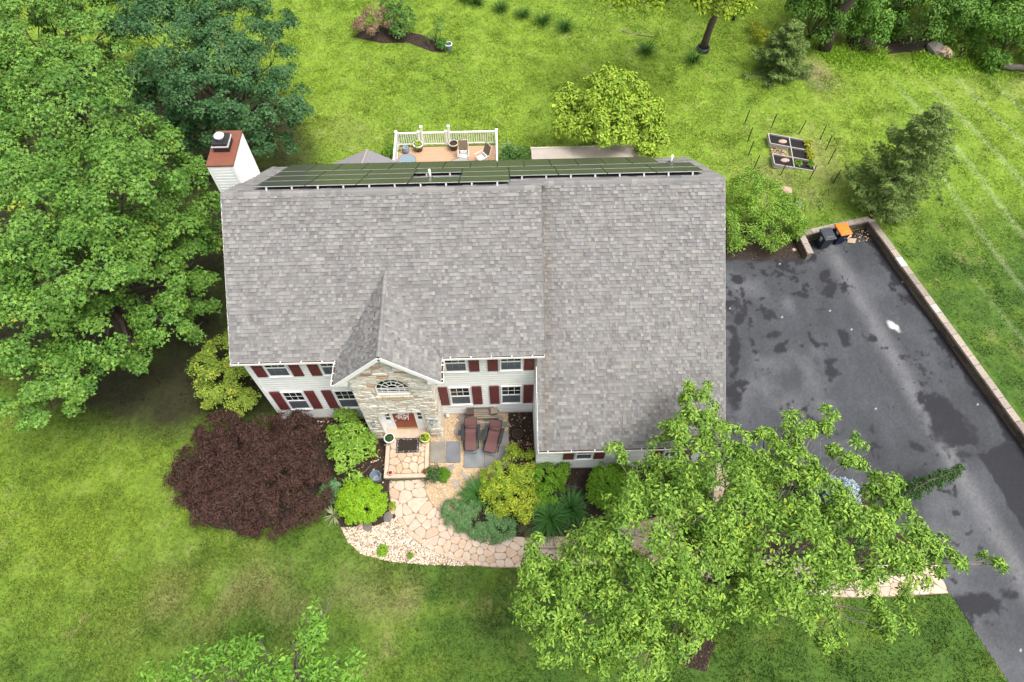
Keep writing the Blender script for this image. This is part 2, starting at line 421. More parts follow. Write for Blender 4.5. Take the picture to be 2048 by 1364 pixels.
P1, L1 = path_strip([(5.8, -3.1), (5.82, -3.7), (6.15, -4.5), (6.8, -5.15), (7.75, -5.7), (8.9, -6.12), (10.2, -6.27), (12, -6.28), (14.5, -6.25), (17, -6.6), (20, -7.35), (23, -7.85), (27.35, -7.75)], 1.52)
P2, L2 = path_strip([(14.6, -5.75), (16.5, -5.55), (17.9, -4.75), (19.1, -3.75), (19.6, -2.9)], 1.0)
def strip_poly(mp, L, n=60):
    s = np.linspace(0, L, n); return [tuple(p) for p in mp(s, 0*s)]+[tuple(p) for p in mp(s[::-1], 0*s+1)]
PATH1, PATH2 = strip_poly(P1, L1), strip_poly(P2, L2)
NOGRASS = [DRIVE, MAPLE_BED, FRONT_BED, COURT_BED, LEFT_BED, EAST_BED, SIDE_BED, BACK_BED, COURT, PEBBLES, RING, HOUSE_FP, PATH1, PATH2]

def lawn_col(x, y):
    n1 = fbm(x, y, .16, 3); n2 = fbm(x, y, .55, 11); n3 = fbm(x, y, 1.7, 23, 3); n4 = fbm(x*.6, y*1.6, .9, 37)
    bright = np.array([.190, .290, .032]); deep = np.array([.074, .150, .024]); tan = np.array([.250, .240, .095]); yel = np.array([.235, .325, .030]); soil = np.array([.040, .040, .018])  # soil is earth brown with the maples' shade darkened into it
    back = sstep(6, 14, y)
    k = np.clip(.95*back+(1-back)*(.30-.24*sstep(5, 10, x)+.50*sstep(3.5, -5, x)*sstep(-11, -3, -np.abs(y+4)-3)) + (n1-.5)*.45+(n2-.5)*.42+(n3-.5)*.35, 0, 1)[..., None]  # right front lawn: deeper green with the foreground tree's shade painted in
    c = deep*(1-k)+bright*k
    ty = np.clip((n4-.52)*2.6, 0, 1)*np.where(back > .5, .35, .35); c = c*(1-ty[..., None])+yel*ty[..., None]
    # thin straw-coloured patches in the middle of the front lawn and around the raised bed
    tp = np.exp(-(((x+1.2)/3.4)**2+((y+7.6)/1.5)**2))+.8*np.exp(-(((x-6.5)/4.5)**2+((y+8.0)/1.2)**2))+.9*np.exp(-(((x-30.4)/1.2)**2+((y-23)/1.6)**2))*1.4+.7*np.exp(-(((x-27)/3)**2+((y-16)/2.6)**2))+.7*np.exp(-(((x-26.5)/2.2)**2+((y-12.6)/1.6)**2))+.5*np.exp(-(((x-42)/2.5)**2+((y-21.8)/1.2)**2))+.35*np.exp(-(((x-1.5)/2.2)**2+((y-19)/1.8)**2))
    tp = np.clip(tp*np.clip((n2-.33)*3.2, 0, 1.2)+np.clip((n3-.68)*3, 0, .5), 0, .85)[..., None]; c = c*(1-tp)+tan*tp
    # bare earth under the left maples, widened and darkened to paint in crown shade
    s = np.clip(1.-polydist(x, y, WOOD_SHADE_BED)/1.3, 0, 1)*.8*sstep(1.5, -1, x); s = np.where(inpoly(x, y, WOOD_SHADE_BED), 1, s)*np.clip(.55+n2*.9, 0, 1)
    s = np.clip(s, 0, 1)[..., None]; c = c*(1-s)+soil*s
    # mowing lines on the right lawn
    on = sstep(33, 36, x)*sstep(24, 20, y)
    st = np.clip(np.cos((x+.22*y+.35*np.sin(y*.25))*2*np.pi/2.1)-.80, 0, 1)*3.*(.7+.3*n3)*on
    c = c*(1-np.clip(st, 0, .42)[..., None])+np.array([.33, .39, .19])*np.clip(st, 0, .42)[..., None]
    dk = on*.30*np.clip(np.sin(x*1.5+y*.4)*.5+.5, 0, 1)[..., None] if False else (on*.28*np.clip((n1-.35)*2, 0, 1))[..., None]
    c = c*(1-dk)+np.array([.075, .18, .02])*dk
    n5 = fbm(x, y, 3.6, 29, 3)
    return c*(1-.20*(1-back))[..., None]*(.84+.22*n3[..., None])*(.80+.40*n5[..., None])

xs = np.concatenate([[-160, -110], np.arange(-80, -18.5, 1.5), np.arange(-18, 50.01, .32), np.arange(51, 90, 1.5), [110, 160]])
ys = np.concatenate([[-160, -110, -80], np.arange(-60, -14.5, 1.5), np.arange(-14, 36.01, .32), np.arange(37, 90, 1.5), [110, 160]])
X, Y = np.meshgrid(xs, ys); nx, ny = len(xs), len(ys)
zz = np.where((np.abs(X) < 100) & (np.abs(Y) < 100), (fbm(X, Y, .5, 5)-.5)*.0, 0)
V = np.stack([X, Y, zz-.012], -1).reshape(-1, 3)
idx = np.arange(nx*ny).reshape(ny, nx)
F = np.stack([idx[:-1, :-1], idx[:-1, 1:], idx[1:, 1:], idx[1:, :-1]], -1).reshape(-1, 4)
lawn = grid_mesh('lawn', V, F, lawn_col(X, Y).reshape(-1, 3)*.85, 'lawn'); tag(lawn, kind='structure', label='mown green lawn around the house')
# raised bank behind the retaining wall
vs_, fs_, cs_ = [], [], []
def bank_grid(Xg, Yg, flip=False):
    o = sum(len(v) for v in vs_); n, m = Xg.shape; z = hbank(Xg, Yg)-.03
    vs_.append(np.stack([Xg, Yg, z], -1).reshape(-1, 3)); cs_.append(lawn_col(Xg, Yg).reshape(-1, 3)*.85)
    i = np.arange(n*m).reshape(n, m)+o; q = np.stack([i[:-1, :-1], i[:-1, 1:], i[1:, 1:], i[1:, :-1]], -1).reshape(-1, 4)
    fs_.append(q)
yy = np.linspace(-16, 10.72, 70); tt = np.linspace(0, 1, 240)**1.25
bank_grid(wall_x(yy)[:, None]*(1-tt)[None]+75*tt[None], np.repeat(yy[:, None], 240, 1))
xx = np.concatenate([np.arange(22, 52, .2), [55, 65, 75]]); y0 = np.clip(9.75+(xx-25.9)*.233, 9.75, 10.72); t2 = np.linspace(0, 1, 50)
bank_grid(np.repeat(xx[None], 50, 0), y0[None]*(1-t2)[:, None]+36*t2[:, None])
bank = grid_mesh('lawn_bank', np.concatenate(vs_), np.concatenate(fs_), np.concatenate(cs_), 'lawn'); tag(bank, kind='structure')

# ---- driveway: stain and wear map
rs = .075
gx = np.arange(18.4, 36.2, rs); gy = np.arange(-14.2, 10.8, rs)
X, Y = np.meshgrid(gx, gy)
n1 = fbm(X, Y, .45, 51); n2 = fbm(X, Y, 1.6, 57); n3 = fbm(X, Y, 4.5, 61, 3)
base = np.array([.047, .0505, .0575]); wet = np.array([.012, .012, .016]); pale = np.array([.125, .124, .130])
n6 = fbm(X*1.0, Y*.45, 2.4, 67, 4)
c = base*(.62+.55*n1[..., None])*(.72+.56*n6[..., None])
xl = 29.6+(9.-Y)*.10                                        # pale traffic line running up the drive
line = np.exp(-((X-(27.55+(9-Y)*.175))/.45)**2)*(.4+n2)*.75
c = c+(pale-c)*np.clip(line, 0, .7)[..., None]
pl = np.clip((n1-.5)*2.2, 0, .5)*sstep(31, 26, X); c = c+(pale-c)*pl[..., None]
d_w = polydist(X, Y, [(26.2, 9.55), (29.85, 10.42), (33.05, -2.6), (35.9, -14)], False)
w = sstep(.58, .66, n2*.55+n3*.2+.62*np.exp(-d_w/.45))       # damp along the wall
def blot(cx, cy, rx, ry, rot=0., k=.55, seed=0):
    dx, dy = X-cx, Y-cy; u = dx*math.cos(rot)+dy*math.sin(rot); v = -dx*math.sin(rot)+dy*math.cos(rot)
    q = np.sqrt((u/rx)**2+(v/ry)**2); return sstep(.30, -.22, q-1+(fbm(X, Y, 2.6, 90+seed, 5)-.42)*3.4*k)
for i, (px, py, rx, ry) in enumerate([(1540, 625, .4, .3), (1537, 672, .35, .25), (1563, 695, .4, .2), (1660, 590, .8, .28), (1650, 550, .45, .18), (1664, 738, .55, .32), (1690, 675, .35, .25), (1628, 683, .25, .12), (1830, 890, .3, .25), (1605, 590, .35, .16), (1465, 690, .22, 1.2), (1470, 560, .45, .3), (1620, 515, .5, .25), (1560, 900, 1.6, .5), (1745, 852, .25, .15), (1480, 640, .25, .2), (1845, 770, .2, .12), (1625, 480, .5, .3)]):
    p = Zp(px, py); w = np.maximum(w, blot(p[0], p[1], rx*1.15, ry*1.15, .3*i, .75, i*7))
for i, (px, py, rx, ry, ro) in enumerate([(1895, 845, .85, 1.5, .15), (1830, 1100, 1.3, .8, .2), (1925, 1215, 1.9, .55, .1), (1470, 790, .5, 1.0, 0)]):
    p = Zp(px, py); w = np.maximum(w, blot(p[0], p[1], rx, ry, ro, .6, 200+i*7))
# freshly sealed strip on the right side, cut by one pale ragged crack
edge = 30.65+(-1.8-Y)*.19+(fbm(X, Y, 1.4, 71)-.5)*.5
seal = sstep(-.05, .05, X-edge)*sstep(-1.75, -1.95, Y+.18*(X-31))
crack = np.exp(-((Y+2.25-.28*(X-31)+(fbm(X, Y, 1.6, 83)-.5)*.7)/.24)**2)
w = np.maximum(w, seal*.96*(1-sstep(.35, .6, crack)))
p = Zp(1893, 850); w = np.maximum(w, blot(p[0]+.1, p[1], .95, 1.45, .2, .3, 301)*(1-sstep(.35, .6, crack)))
w = np.maximum(w, sstep(8.25, 8.55, Y+(n2-.5)*.5)*sstep(26.3, 25.8, X))
w = np.maximum(w, sstep(.635, .68, .55*fbm(X, Y, .9, 121)+.45*fbm(X, Y, 4.2, 123))*sstep(32.5, 29, X)*.9)
w = np.maximum(w, sstep(.50, .62, .5*fbm(X, Y, .8, 131)+.5*fbm(X, Y, 3.4, 133))*sstep(20.6, 19.2, X)*.85)
w = w*(.85+.4*n3)*np.clip(.75+.6*fbm(X, Y, 1.1, 88), 0, 1.1); w = np.clip(w, 0, 1)
c = c*(1-w[..., None])+wet*w[..., None]
p = Zp(1787, 652); u_ = (X-p[0])*.75+(Y-p[1])*.66; v_ = -(X-p[0])*.66+(Y-p[1])*.75; r = np.hypot(u_/.20, v_/.42)+(fbm(X, Y, 3.5, 64)-.5)*1.6; sp_ = sstep(1.1, .1, r)*.85
c = c+(np.array([.55, .55, .53])-c)*sp_[..., None]
spk = np.random.default_rng(5).random(X.shape) > .99965; c = np.where(spk[..., None], np.array([.34, .33, .31]), c)*np.random.default_rng(6).uniform(.84, 1.16, X.shape)[..., None]
ins = inpoly(X, Y, DRIVE)
cell = ins[:-1, :-1] & ins[:-1, 1:] & ins[1:, 1:] & ins[1:, :-1]
idx = np.arange(X.size).reshape(X.shape)
F = np.stack([idx[:-1, :-1], idx[:-1, 1:], idx[1:, 1:], idx[1:, :-1]], -1)[cell].reshape(-1, 4)
used = np.unique(F); rem = np.full(X.size, -1); rem[used] = np.arange(len(used))
V = np.stack([X, Y, np.full_like(X, .006)], -1).reshape(-1, 3)[used]
drive = grid_mesh('driveway', V, rem[F], c.reshape(-1, 3)[used], 'asphalt'); tag(drive, kind='structure', label='dark grey asphalt driveway with damp patches and wear')

def sheet(name, poly, z, m, label=None):
    mb = MB(); bmv = bmesh.new(); vv = [bmv.verts.new((*p, z)) for p in poly]; f = bmv.faces.new(vv)
    if f.normal.z < 0 or sum((poly[i][0]*poly[(i+1) % len(poly)][1]-poly[(i+1) % len(poly)][0]*poly[i][1]) for i in range(len(poly))) < 0: f.normal_flip()
    bmesh.ops.triangulate(bmv, faces=[f]); me = bpy.data.meshes.new(name); bmv.to_mesh(me); bmv.free(); me.materials.append(MATS[m])
    o = link(name, me); tag(o, label, kind='structure'); return o
sheet('mulch_bed', FRONT_BED, .012, 'mulch'); sheet('mulch_bed', COURT_BED, .020, 'mulch'); sheet('mulch_bed', LEFT_BED, .012, 'mulch')
sheet('mulch_bed', EAST_BED, .014, 'mulch'); sheet('mulch_bed', SIDE_BED, .010, 'soil'); sheet('mulch_bed', BACK_BED, .012, 'mulch')
sheet('mulch_bed', RING, .012, 'mulch'); sheet('mulch_bed', MAPLE_BED, .008, 'mulch'); sheet('gravel_court', COURT, .006, 'gravel_ground'); sheet('gravel_bed', PEBBLES, .004, 'gravel_ground')

sheet('earth_bank', [(33.4, 25.5), (35.2, 24.9), (37.0, 25.2), (38.8, 25.0), (39.5, 26.6), (36, 27.2), (33.6, 27.0)], .05, 'soil')
# scatter: chips on mulch, pebbles, dead leaves (uncountable)
def scatter_in(poly, n, rng, margin=.0):
    a = np.array(poly); lo, hi = a.min(0), a.max(0); p = rng.uniform(lo, hi, (int(n*2.2)+50, 2)); p = p[inpoly(p[:, 0], p[:, 1], poly)]
    return p[:n]
rng = np.random.default_rng(1)
pp = np.concatenate([scatter_in(q, n, rng) for q, n in ((FRONT_BED, 3000), (COURT_BED, 420), (LEFT_BED, 2600), (EAST_BED, 2400), (SIDE_BED, 1500), (BACK_BED, 1300), (RING, 500), (HEDGE_BED, 2500))])
n = len(pp); pal = np.array([(.03, .02, .014), (.06, .036, .022), (.12, .07, .04), (.02, .015, .012), (.22, .14, .08)])
cc = pal[rng.choice(5, n, p=[.35, .3, .15, .17, .03])]*rng.uniform(.7, 1.3, (n, 1))
o = leaves('mulch_chips', np.c_[pp, hgt(pp[:, 0], pp[:, 1])+.03+rng.uniform(0, .02, n)], rdir(rng, n)*[1, 1, .25], [0, 0, 1]+rng.normal(0, .4, (n, 3)), rng.uniform(.05, .13, n), rng.uniform(.02, .05, n), cc, T_DIA, 'chip'); tag(o, 'bark mulch chips covering the planting beds', 'mulch', kind='stuff')
pp = np.concatenate([scatter_in(COURT_BED, 70, rng), scatter_in([(10.3, -1.5), (11.35, -1.4), (11.35, -2.7), (10.3, -2.4)], 60, rng), scatter_in([(2.4, -.2), (4.8, -1.2), (4.8, -3.3), (3.6, -3)], 90, rng), scatter_in([(.6, -.15), (2.9, -.15), (2.6, -1.2), (1.2, -.7)], 90, rng), scatter_in([(29, 9.9), (29.7, 10.2), (29.9, 9.5), (29.2, 9.4)], 40, rng), scatter_in([(28, 9.6), (28.8, 10.0), (28.8, 9.5)], 14, rng)])
n = len(pp); cc = np.array([(.42, .30, .18), (.30, .14, .06), (.5, .42, .32), (.2, .12, .06)])[rng.choice(4, n)]
o = leaves('fallen_leaves', np.c_[pp, .045+rng.uniform(0, .05, n)], rdir(rng, n)*[1, 1, .3], [0, 0, 1]+rng.normal(0, .5, (n, 3)), rng.uniform(.08, .15, n), rng.uniform(.05, .09, n), cc, T_DIA, 'chip'); tag(o, 'dry tan leaves fallen on soil and paving', 'leaves', kind='stuff')
def pebbles(name, poly, n, pal, smin, smax, rng, zb, label, par=None):
    p = scatter_in(poly, n, rng); n = len(p); T = np.array([(1, 0, 0), (0, 1, 0), (-1, 0, 0), (0, -1, 0), (0, 0, .7), (0, 0, -.5)]); Fo = np.array([(0, 1, 4), (1, 2, 4), (2, 3, 4), (3, 0, 4)])
    s = rng.uniform(smin, smax, n)[:, None, None]*rng.uniform(.6, 1.2, (n, 1, 3)); a = rng.uniform(0, 6.28, n); ca, sa = np.cos(a)[:, None], np.sin(a)[:, None]
    v = T[None]*s; v = np.stack([v[..., 0]*ca-v[..., 1]*sa, v[..., 0]*sa+v[..., 1]*ca, v[..., 2]], -1)+rng.normal(0, smin*.12, (n, 6, 3))
    v += np.c_[p, zb+rng.uniform(0, smax*.4, n)][:, None]
    cc = pal[rng.choice(len(pal), n)]*rng.uniform(.75, 1.2, (n, 1))
    Fs = (np.arange(n)[:, None, None]*6+Fo[None]).reshape(-1, 3)
    o = grid_mesh(name, v.reshape(-1, 3), Fs, np.repeat(cc, 6, 0), 'pebble', par, True); tag(o, label, 'gravel', kind='stuff'); return o
pebbles('gravel', PEBBLES, 9000, np.array([(.50, .40, .28), (.58, .50, .41), (.36, .24, .14), (.48, .43, .37), (.22, .15, .1), (.60, .52, .4), (.12, .09, .07)]), .025, .05, rng, .01, 'cream and tan pebbles between lawn and curving path')
pebbles('gravel', COURT, 9000, np.array([(.48, .35, .21), (.55, .43, .28), (.40, .28, .15), (.54, .45, .33), (.25, .17, .1)]), .014, .03, rng, .01, 'fine tan pea gravel in the court beside the lounge chairs')
pebbles('gravel', [(12.0, -4.1), (13.2, -4.0), (13.5, -4.6), (12.2, -4.6)], 350, np.array([(.55, .45, .38), (.4, .3, .25), (.6, .55, .5)]), .02, .04, rng, .03, 'small pale pebbles on mulch above the daylilies')

# ---- grass blades
rng = np.random.default_rng(7)
n0 = 1500000
gxy = np.stack([rng.uniform(-26, 56, n0), rng.uniform(-14, 36, n0)], 1)
pj = proj(np.c_[gxy, np.zeros(n0)]); ok = (pj[:, 0] > -160) & (pj[:, 0] < 2210) & (pj[:, 1] > -90) & (pj[:, 1] < 1460)
gxy = gxy[ok]; ok = np.ones(len(gxy), bool)
for q in NOGRASS: ok &= ~inpoly(gxy[:, 0], gxy[:, 1], q)
WALLSTRIP = [(25.8, 8.2), (26.4, 8.2), (26.4, 9.6), (29.8, 10.4), (34.0, -6), (34.5, -6), (30.2, 10.85), (25.8, 9.85)]
ok &= ~inpoly(gxy[:, 0], gxy[:, 1], WALLSTRIP) & ~((polydist(gxy[:, 0], gxy[:, 1], [(30.0, 10.65), (36, -14)], False) < .1))
inw = inpoly(gxy[:, 0], gxy[:, 1], WOOD_SHADE_BED) | inpoly(gxy[:, 0], gxy[:, 1], HEDGE_BED)
ok &= ~(inw & (rng.random(len(gxy)) < .8))
ok &= ~(inpoly(gxy[:, 0], gxy[:, 1], [(25.6, 14.7), (28.4, 14.2), (28.7, 17.2), (25.7, 17.8)]))
# clumpy density
dn = fbm(gxy[:, 0], gxy[:, 1], 1.3, 41, 3); ok &= rng.random(len(gxy)) < np.clip(.35+(dn-.35)*1.8, .2, 1)
gxy = gxy[ok][:430000]; n = len(gxy)
gc = lawn_col(gxy[:, 0], gxy[:, 1])*rng.uniform(.78, 1.3, (n, 1))*(.72+.56*fbm(gxy[:, 0], gxy[:, 1], 5.5, 48, 3))[:, None]
tall = 1+.9*np.clip((fbm(gxy[:, 0], gxy[:, 1], .8, 44)-.55)*5, 0, 1)
d = rdir(rng, n, .25); d[:, 2] *= .8
L = rng.uniform(.06, .13, n)*tall
o = leaves('grass', np.c_[gxy, hgt(gxy[:, 0], gxy[:, 1])-.012], d, rdir(rng, n), L, rng.uniform(.03, .06, n), gc, T_TRI, 'grass'); tag(o, 'blades of mown green grass over the lawn', 'grass', kind='stuff')
# clover and weed leaves in the left front lawn
n = 22000; q = np.stack([rng.normal(-4.2, 3.2, n), rng.normal(-5.2, 3.4, n)], 1)
ok = np.ones(n, bool)
for pl_ in NOGRASS+[WOOD_SHADE_BED]: ok &= ~inpoly(q[:, 0], q[:, 1], pl_)
ok &= (fbm(q[:, 0], q[:, 1], .7, 46, 3) > .46); q = q[ok]; n = len(q)
cc = lawn_col(q[:, 0], q[:, 1])*np.array([1.12, 1.05, .9])*rng.uniform(.6, 1.3, (n, 1))
o = leaves('clover', np.c_[q, .02+rng.uniform(0, .05, n)], rdir(rng, n)*[1, 1, .4], [0, 0, 1]+rng.normal(0, .45, (n, 3)), rng.uniform(.05, .12, n), rng.uniform(.04, .09, n), cc, T_DIA, 'grass'); tag(o, 'yellow green clover patches in the left front lawn', 'clover', kind='stuff')
# taller weeds fringe below the hedge
n = 9000; q = np.stack([rng.uniform(31.2, 44, n), 24.6+rng.normal(0, .65, n)-.12*np.clip(np.arange(n)*0, 0, 1)], 1); q[:, 1] -= (q[:, 0]-36)*.12
k = fbm(q[:, 0], q[:, 1], .9, 77) > .44; q = q[k]; n = len(q)
cc = np.array([.22, .37, .03])*rng.uniform(.7, 1.4, (n, 1))
o = leaves('weeds', np.c_[q, hgt(q[:, 0], q[:, 1])], rdir(rng, n, .1), np.array([0, 0, 1.])+rng.normal(0, .5, (n, 3)), rng.uniform(.1, .25, n), rng.uniform(.05, .1, n), cc, T_DIA, 'grass'); tag(o, 'bright green weeds fringing the bank below the hedge', 'weeds', kind='stuff')

# ---- stamped path with its stones
rng = np.random.default_rng(3)
def stone_col(rng, base=(.43, .340, .262)):
    b = np.array(base)*rng.uniform(.92, 1.08); k = rng.random()
    if k < .06: b = np.array([.52, .43, .36])*rng.uniform(.95, 1.05)
    elif k < .3: b = b*np.array([1.0, .92, .85])
    return tuple(b)
def build_path(name, mp, L, wid, label, cnt):
    mb = MB(); s = np.linspace(0, L, 70)
    a = mp(s, 0*s-.012); b = mp(s, 0*s+1.012); vs2 = []
    for i in range(70): vs2 += [(*a[i], -.03), (*a[i], .036), (*b[i], .036), (*b[i], -.03)]
    fs2 = []
    for i in range(69):
        o = i*4; fs2 += [(o, o+4, o+5, o+1), (o+1, o+5, o+6, o+2), (o+2, o+6, o+7, o+3)]
    mb.add(vs2, fs2); root = mb.build(name, 'joint'); tag(root, label, kind='structure')
    seeds = relax_seeds(L, wid, cnt, rng, 9)
    for cell_ in vcells(seeds, [(0, 0), (L, 0), (L, wid), (0, wid)]):
        if len(cell_) < 3: continue
        q = shrink(cell_, .006)
        if len(q) < 3: continue
        q = roundpoly(q, 1); q = np.array(q); P = mp(q[:, 0], q[:, 1]/wid)
        st = MB(); st.prism(P, .03, .052+rng.uniform(0, .006), stone_col(rng), .02); st.build('flagstone', 'flagstone', root)
    return root
build_path('path', P1, L1, 1.3, 'tan stamped stone walkway curving from porch to driveway', 300)
build_path('side_path', P2, L2, 1.0, 'short tan stamped stone path along the garage front', 44)

# ---- patio slabs
pat = MB(); pat.add([(8.2, -2.62, .02), (10.2, -2.55, .02), (10.24, -.9, .02), (8.3, -.9, .02)], [(0, 1, 2, 3)]); patio = pat.build('patio', 'joint'); tag(patio, 'small paved sitting area of bluestone slabs and flagstones', kind='structure')
def slab(pts, col, name='slab', z=.055):
    m_ = MB(); m_.prism(pts, .0, z, col, .006); return m_.build(name, 'slab', patio)
def zq(*pts): return [tuple(Zp(x, y)[:2]) for x, y in pts]
slab(zq((861.5, 884), (890.5, 884), (890.5, 926), (861.5, 926.5)), (.20, .18, .15)); slab(zq((892.5, 883.5), (921, 883.5), (921, 925.5), (892, 926)), (.13, .135, .15))
slab([(8.24, -1.72), (9.13, -1.70), (9.13, -2.62), (8.24, -2.60)], (.15, .16, .165)); slab([(9.15, -1.70), (10.2, -1.68), (10.2, -2.58), (9.15, -2.62)], (.165, .16, .15))
slab([(8.32, -1.68), (8.7, -1.68), (8.7, -.92), (8.32, -.92)], (.18, .18, .17)); slab([(8.73, -1.68), (9.55, -1.67), (9.55, -.95), (8.73, -.9)], (.17, .165, .12)); slab([(9.58, -1.67), (10.22, -1.65), (10.22, -.95), (9.58, -.95)], (.2, .19, .175))
for cx, cy, r in ((8.15, -.55, .33), (8.75, -.62, .28), (9.2, -.68, .26), (9.65, -.7, .25), (10.05, -.62, .22), (8.2, -.18, .25), (8.75, -.2, .2), (9.25, -.28, .22), (9.8, -.3, .24), (7.95, -.9, .2)):
    a = np.linspace(0, 6.28, 9)[:-1]; rr = r*rng.uniform(.75, 1.15, 8); slab(list(zip(cx+rr*np.cos(a)*1.15, cy+rr*np.sin(a)*.75)), (.17*rng.uniform(.8, 1.2), .16, .14), 'flagstone', .05+rng.uniform(0, .012))
for (px, py, w_, h_, a) in ((930, 952, .12, .5, .6), (902, 935, .3, .22, .2), (912, 968, .25, .3, .4), (885, 1015, .18, .2, .1), (886, 880, .18, .2, 0)):
    p = Zp(px, py); ca, sa = math.cos(a), math.sin(a); slab([(p[0]+u*ca-v*sa, p[1]+u*sa+v*ca) for u, v in ((-w_/2, -h_/2), (w_/2, -h_/2), (w_/2, h_/2), (-w_/2, h_/2))], (.25, .22, .19), 'stepping_stone', .045)

# ---- retaining wall of blocks
rng = np.random.default_rng(9)
def run_wall(name, a, b, h, th, label, lens=.55):
    a, b = np.array(a, float), np.array(b, float); d = b-a; L = np.hypot(*d); d = d/L; nn = np.array([d[1], -d[0]])
    root = empty(name, (*a, 0), 0, label, 'wall', 'retaining wall round the driveway')
    core = MB(); core.obox((0, 0, -.05), (*(d*L), 0), (*(nn*(th-.03)), 0), (0, 0, h-.10)); core.build('core', 'bark_grey', root)
    for row in range(3):                                     # face courses
        s = -rng.uniform(0, .3)
        while s < L:
            e = min(L, s+rng.uniform(.42, .62)); s0 = max(0, s)
            if e-s0 > .05:
                m_ = MB(); p0 = d*(s0+.008); z0 = row*(h-.1)/3
                m_.obox((*(p0-nn*.02*rng.uniform(.3, 1.2)), z0+.006), (*(d*(e-s0-.014)), 0), (*(nn*(th+.015)), 0), (0, 0, (h-.1)/3-.012), tuple(np.array((.085, .062, .045))*rng.uniform(.6, 1.35))); m_.build('block', 'wall_block', root)
            s = e
    s = 0
    while s < L-.02:
        e = min(L, s+rng.uniform(.7, 1.3)*lens*1.1); k = rng.random(); cc = np.array((.27, .225, .185) if k < .6 else ((.2, .165, .135) if k < .82 else (.40, .375, .35)))*rng.uniform(.85, 1.15)
        m_ = MB(); m_.obox((*(d*(s+.010)-nn*.04), h-.10), (*(d*(e-s-.020)), 0), (*(nn*(th+.07)), 0), (0, 0, .10+rng.uniform(0, .012)), tuple(cc)); m_.build('cap_stone', 'wall_block', root)
        s = e
    return root
run_wall('retaining_wall', (35.6, -13.4), (29.78, 10.45), .55, .26, 'long low retaining wall along the right side of the driveway')
run_wall('retaining_wall', (29.95, 10.47), (26.0, 9.52), .55, .24, 'short low wall behind the two wheeled bins')
run_wall('retaining_wall', (25.98, 8.28), (25.8, 9.72), .55, .25, 'wall stub beside the dark lidded bin')

# ================================================================== HOUSE
W, D, S = 11.377, 4.803, .71
YB = 9.45                                   # back wall
HR = 9.435                                  # ridge (top of shingles)
XR = 18.794; DW = .658; HWR = HR-S*DW; YW = -2.729
NF = np.array([0, -S, 1.])/math.hypot(1, S); NB = np.array([0, S, 1.])/math.hypot(1, S)
SL = math.hypot(1, S)
house = empty('house', (0, 0, 0), 0, 'two storey white sided house with grey shingle roof, burgundy shutters and stone entrance', 'house')
def zf(y): return HR-S*(D-y)
def zw(y): return HWR-S*(D+DW-y)
def wall_prism(name, x0, x1, prof, m):
    k = len(prof); mb = MB()
    mb.add([(x0, y, z) for y, z in prof]+[(x1, y, z) for y, z in prof], [tuple(range(k-1, -1, -1)), tuple(range(k, 2*k))]+[(i, (i+1) % k, k+(i+1) % k, k+i) for i in range(k)]); return mb.build(name, m, house)
T = .16
wall_prism('wall', 0, W, [(0, 0), (YB, 0), (YB, HR-S*(YB-D)-T-.05), (D, HR-T-.05), (0, zf(0)-T-.05)], 'siding')
wall_prism('wall', W+.002, 18.62, [(YW, 0), (YB, 0), (YB, HR-S*(YB-D)-T-.05), (D+DW, HWR-T-.05), (YW, zw(YW)-T-.05)], 'siding')
def siding(name, o, u, n, L, z0, z1, e=.19, parent=house):
    mb = MB(); o, u, n = (np.array(t, float) for t in (o, u, n)); z = z0
    while z < z1-.01:
        zt = min(z+e, z1); a = o+n*.034; b = o+n*.004; up = np.array((0, 0, 1.)); zm = z+(zt-z)*.62
        mb.add([a+up*z, a+u*L+up*z, a+u*L+up*zm, a+up*zm, b+u*L+up*zt, b+up*zt, o+up*z, o+u*L+up*z], [(0, 1, 2, 3), (3, 2, 4, 5), (6, 7, 1, 0)]); z = zt
    q = mb.build(name, 'siding', parent); q['kind'] = 'stuff'; return q
siding('siding', (.10, 0, 0), (1, 0, 0), (0, -1, 0), W-.15, .1, zf(0)-.2)
siding('siding', (W+.10, YW, 0), (1, 0, 0), (0, -1, 0), 18.62-W-.2, .1, zw(YW)-.2)
siding('siding', (W, 0, 0), (0, -1, 0), (-1, 0, 0), 2.65, .1, 2.75)
siding('siding', (0, YB-.1, 0), (0, -1, 0), (-1, 0, 0), YB-.2, .1, 5.4)
t_ = MB(); t_.box(-.03, .11, -.06, .09, .05, zf(0)-.22); t_.build('corner_trim', 'white_trim', house)
t_ = MB(); t_.box(W-.035, W+.10, YW-.06, YW+.09, .05, zw(YW)-.2); t_.build('corner_trim', 'white_trim', house)
t_ = MB(); t_.box(18.5, 18.655, YW-.035, YW+.09, .05, zw(YW)-.2); t_.build('corner_trim', 'white_trim', house)
t_ = MB(); t_.box(W-.04, W+.0, -2.6, -.02, 2.76, 2.9); t_.build('frieze_board', 'white_trim', house)
t_ = MB(); t_.box(-.02, W, -.03, .2, -.02, .11).box(W+.02, 18.6, YW-.028, YW+.2, -.02, .11); t_.build('foundation', 'concrete', house)

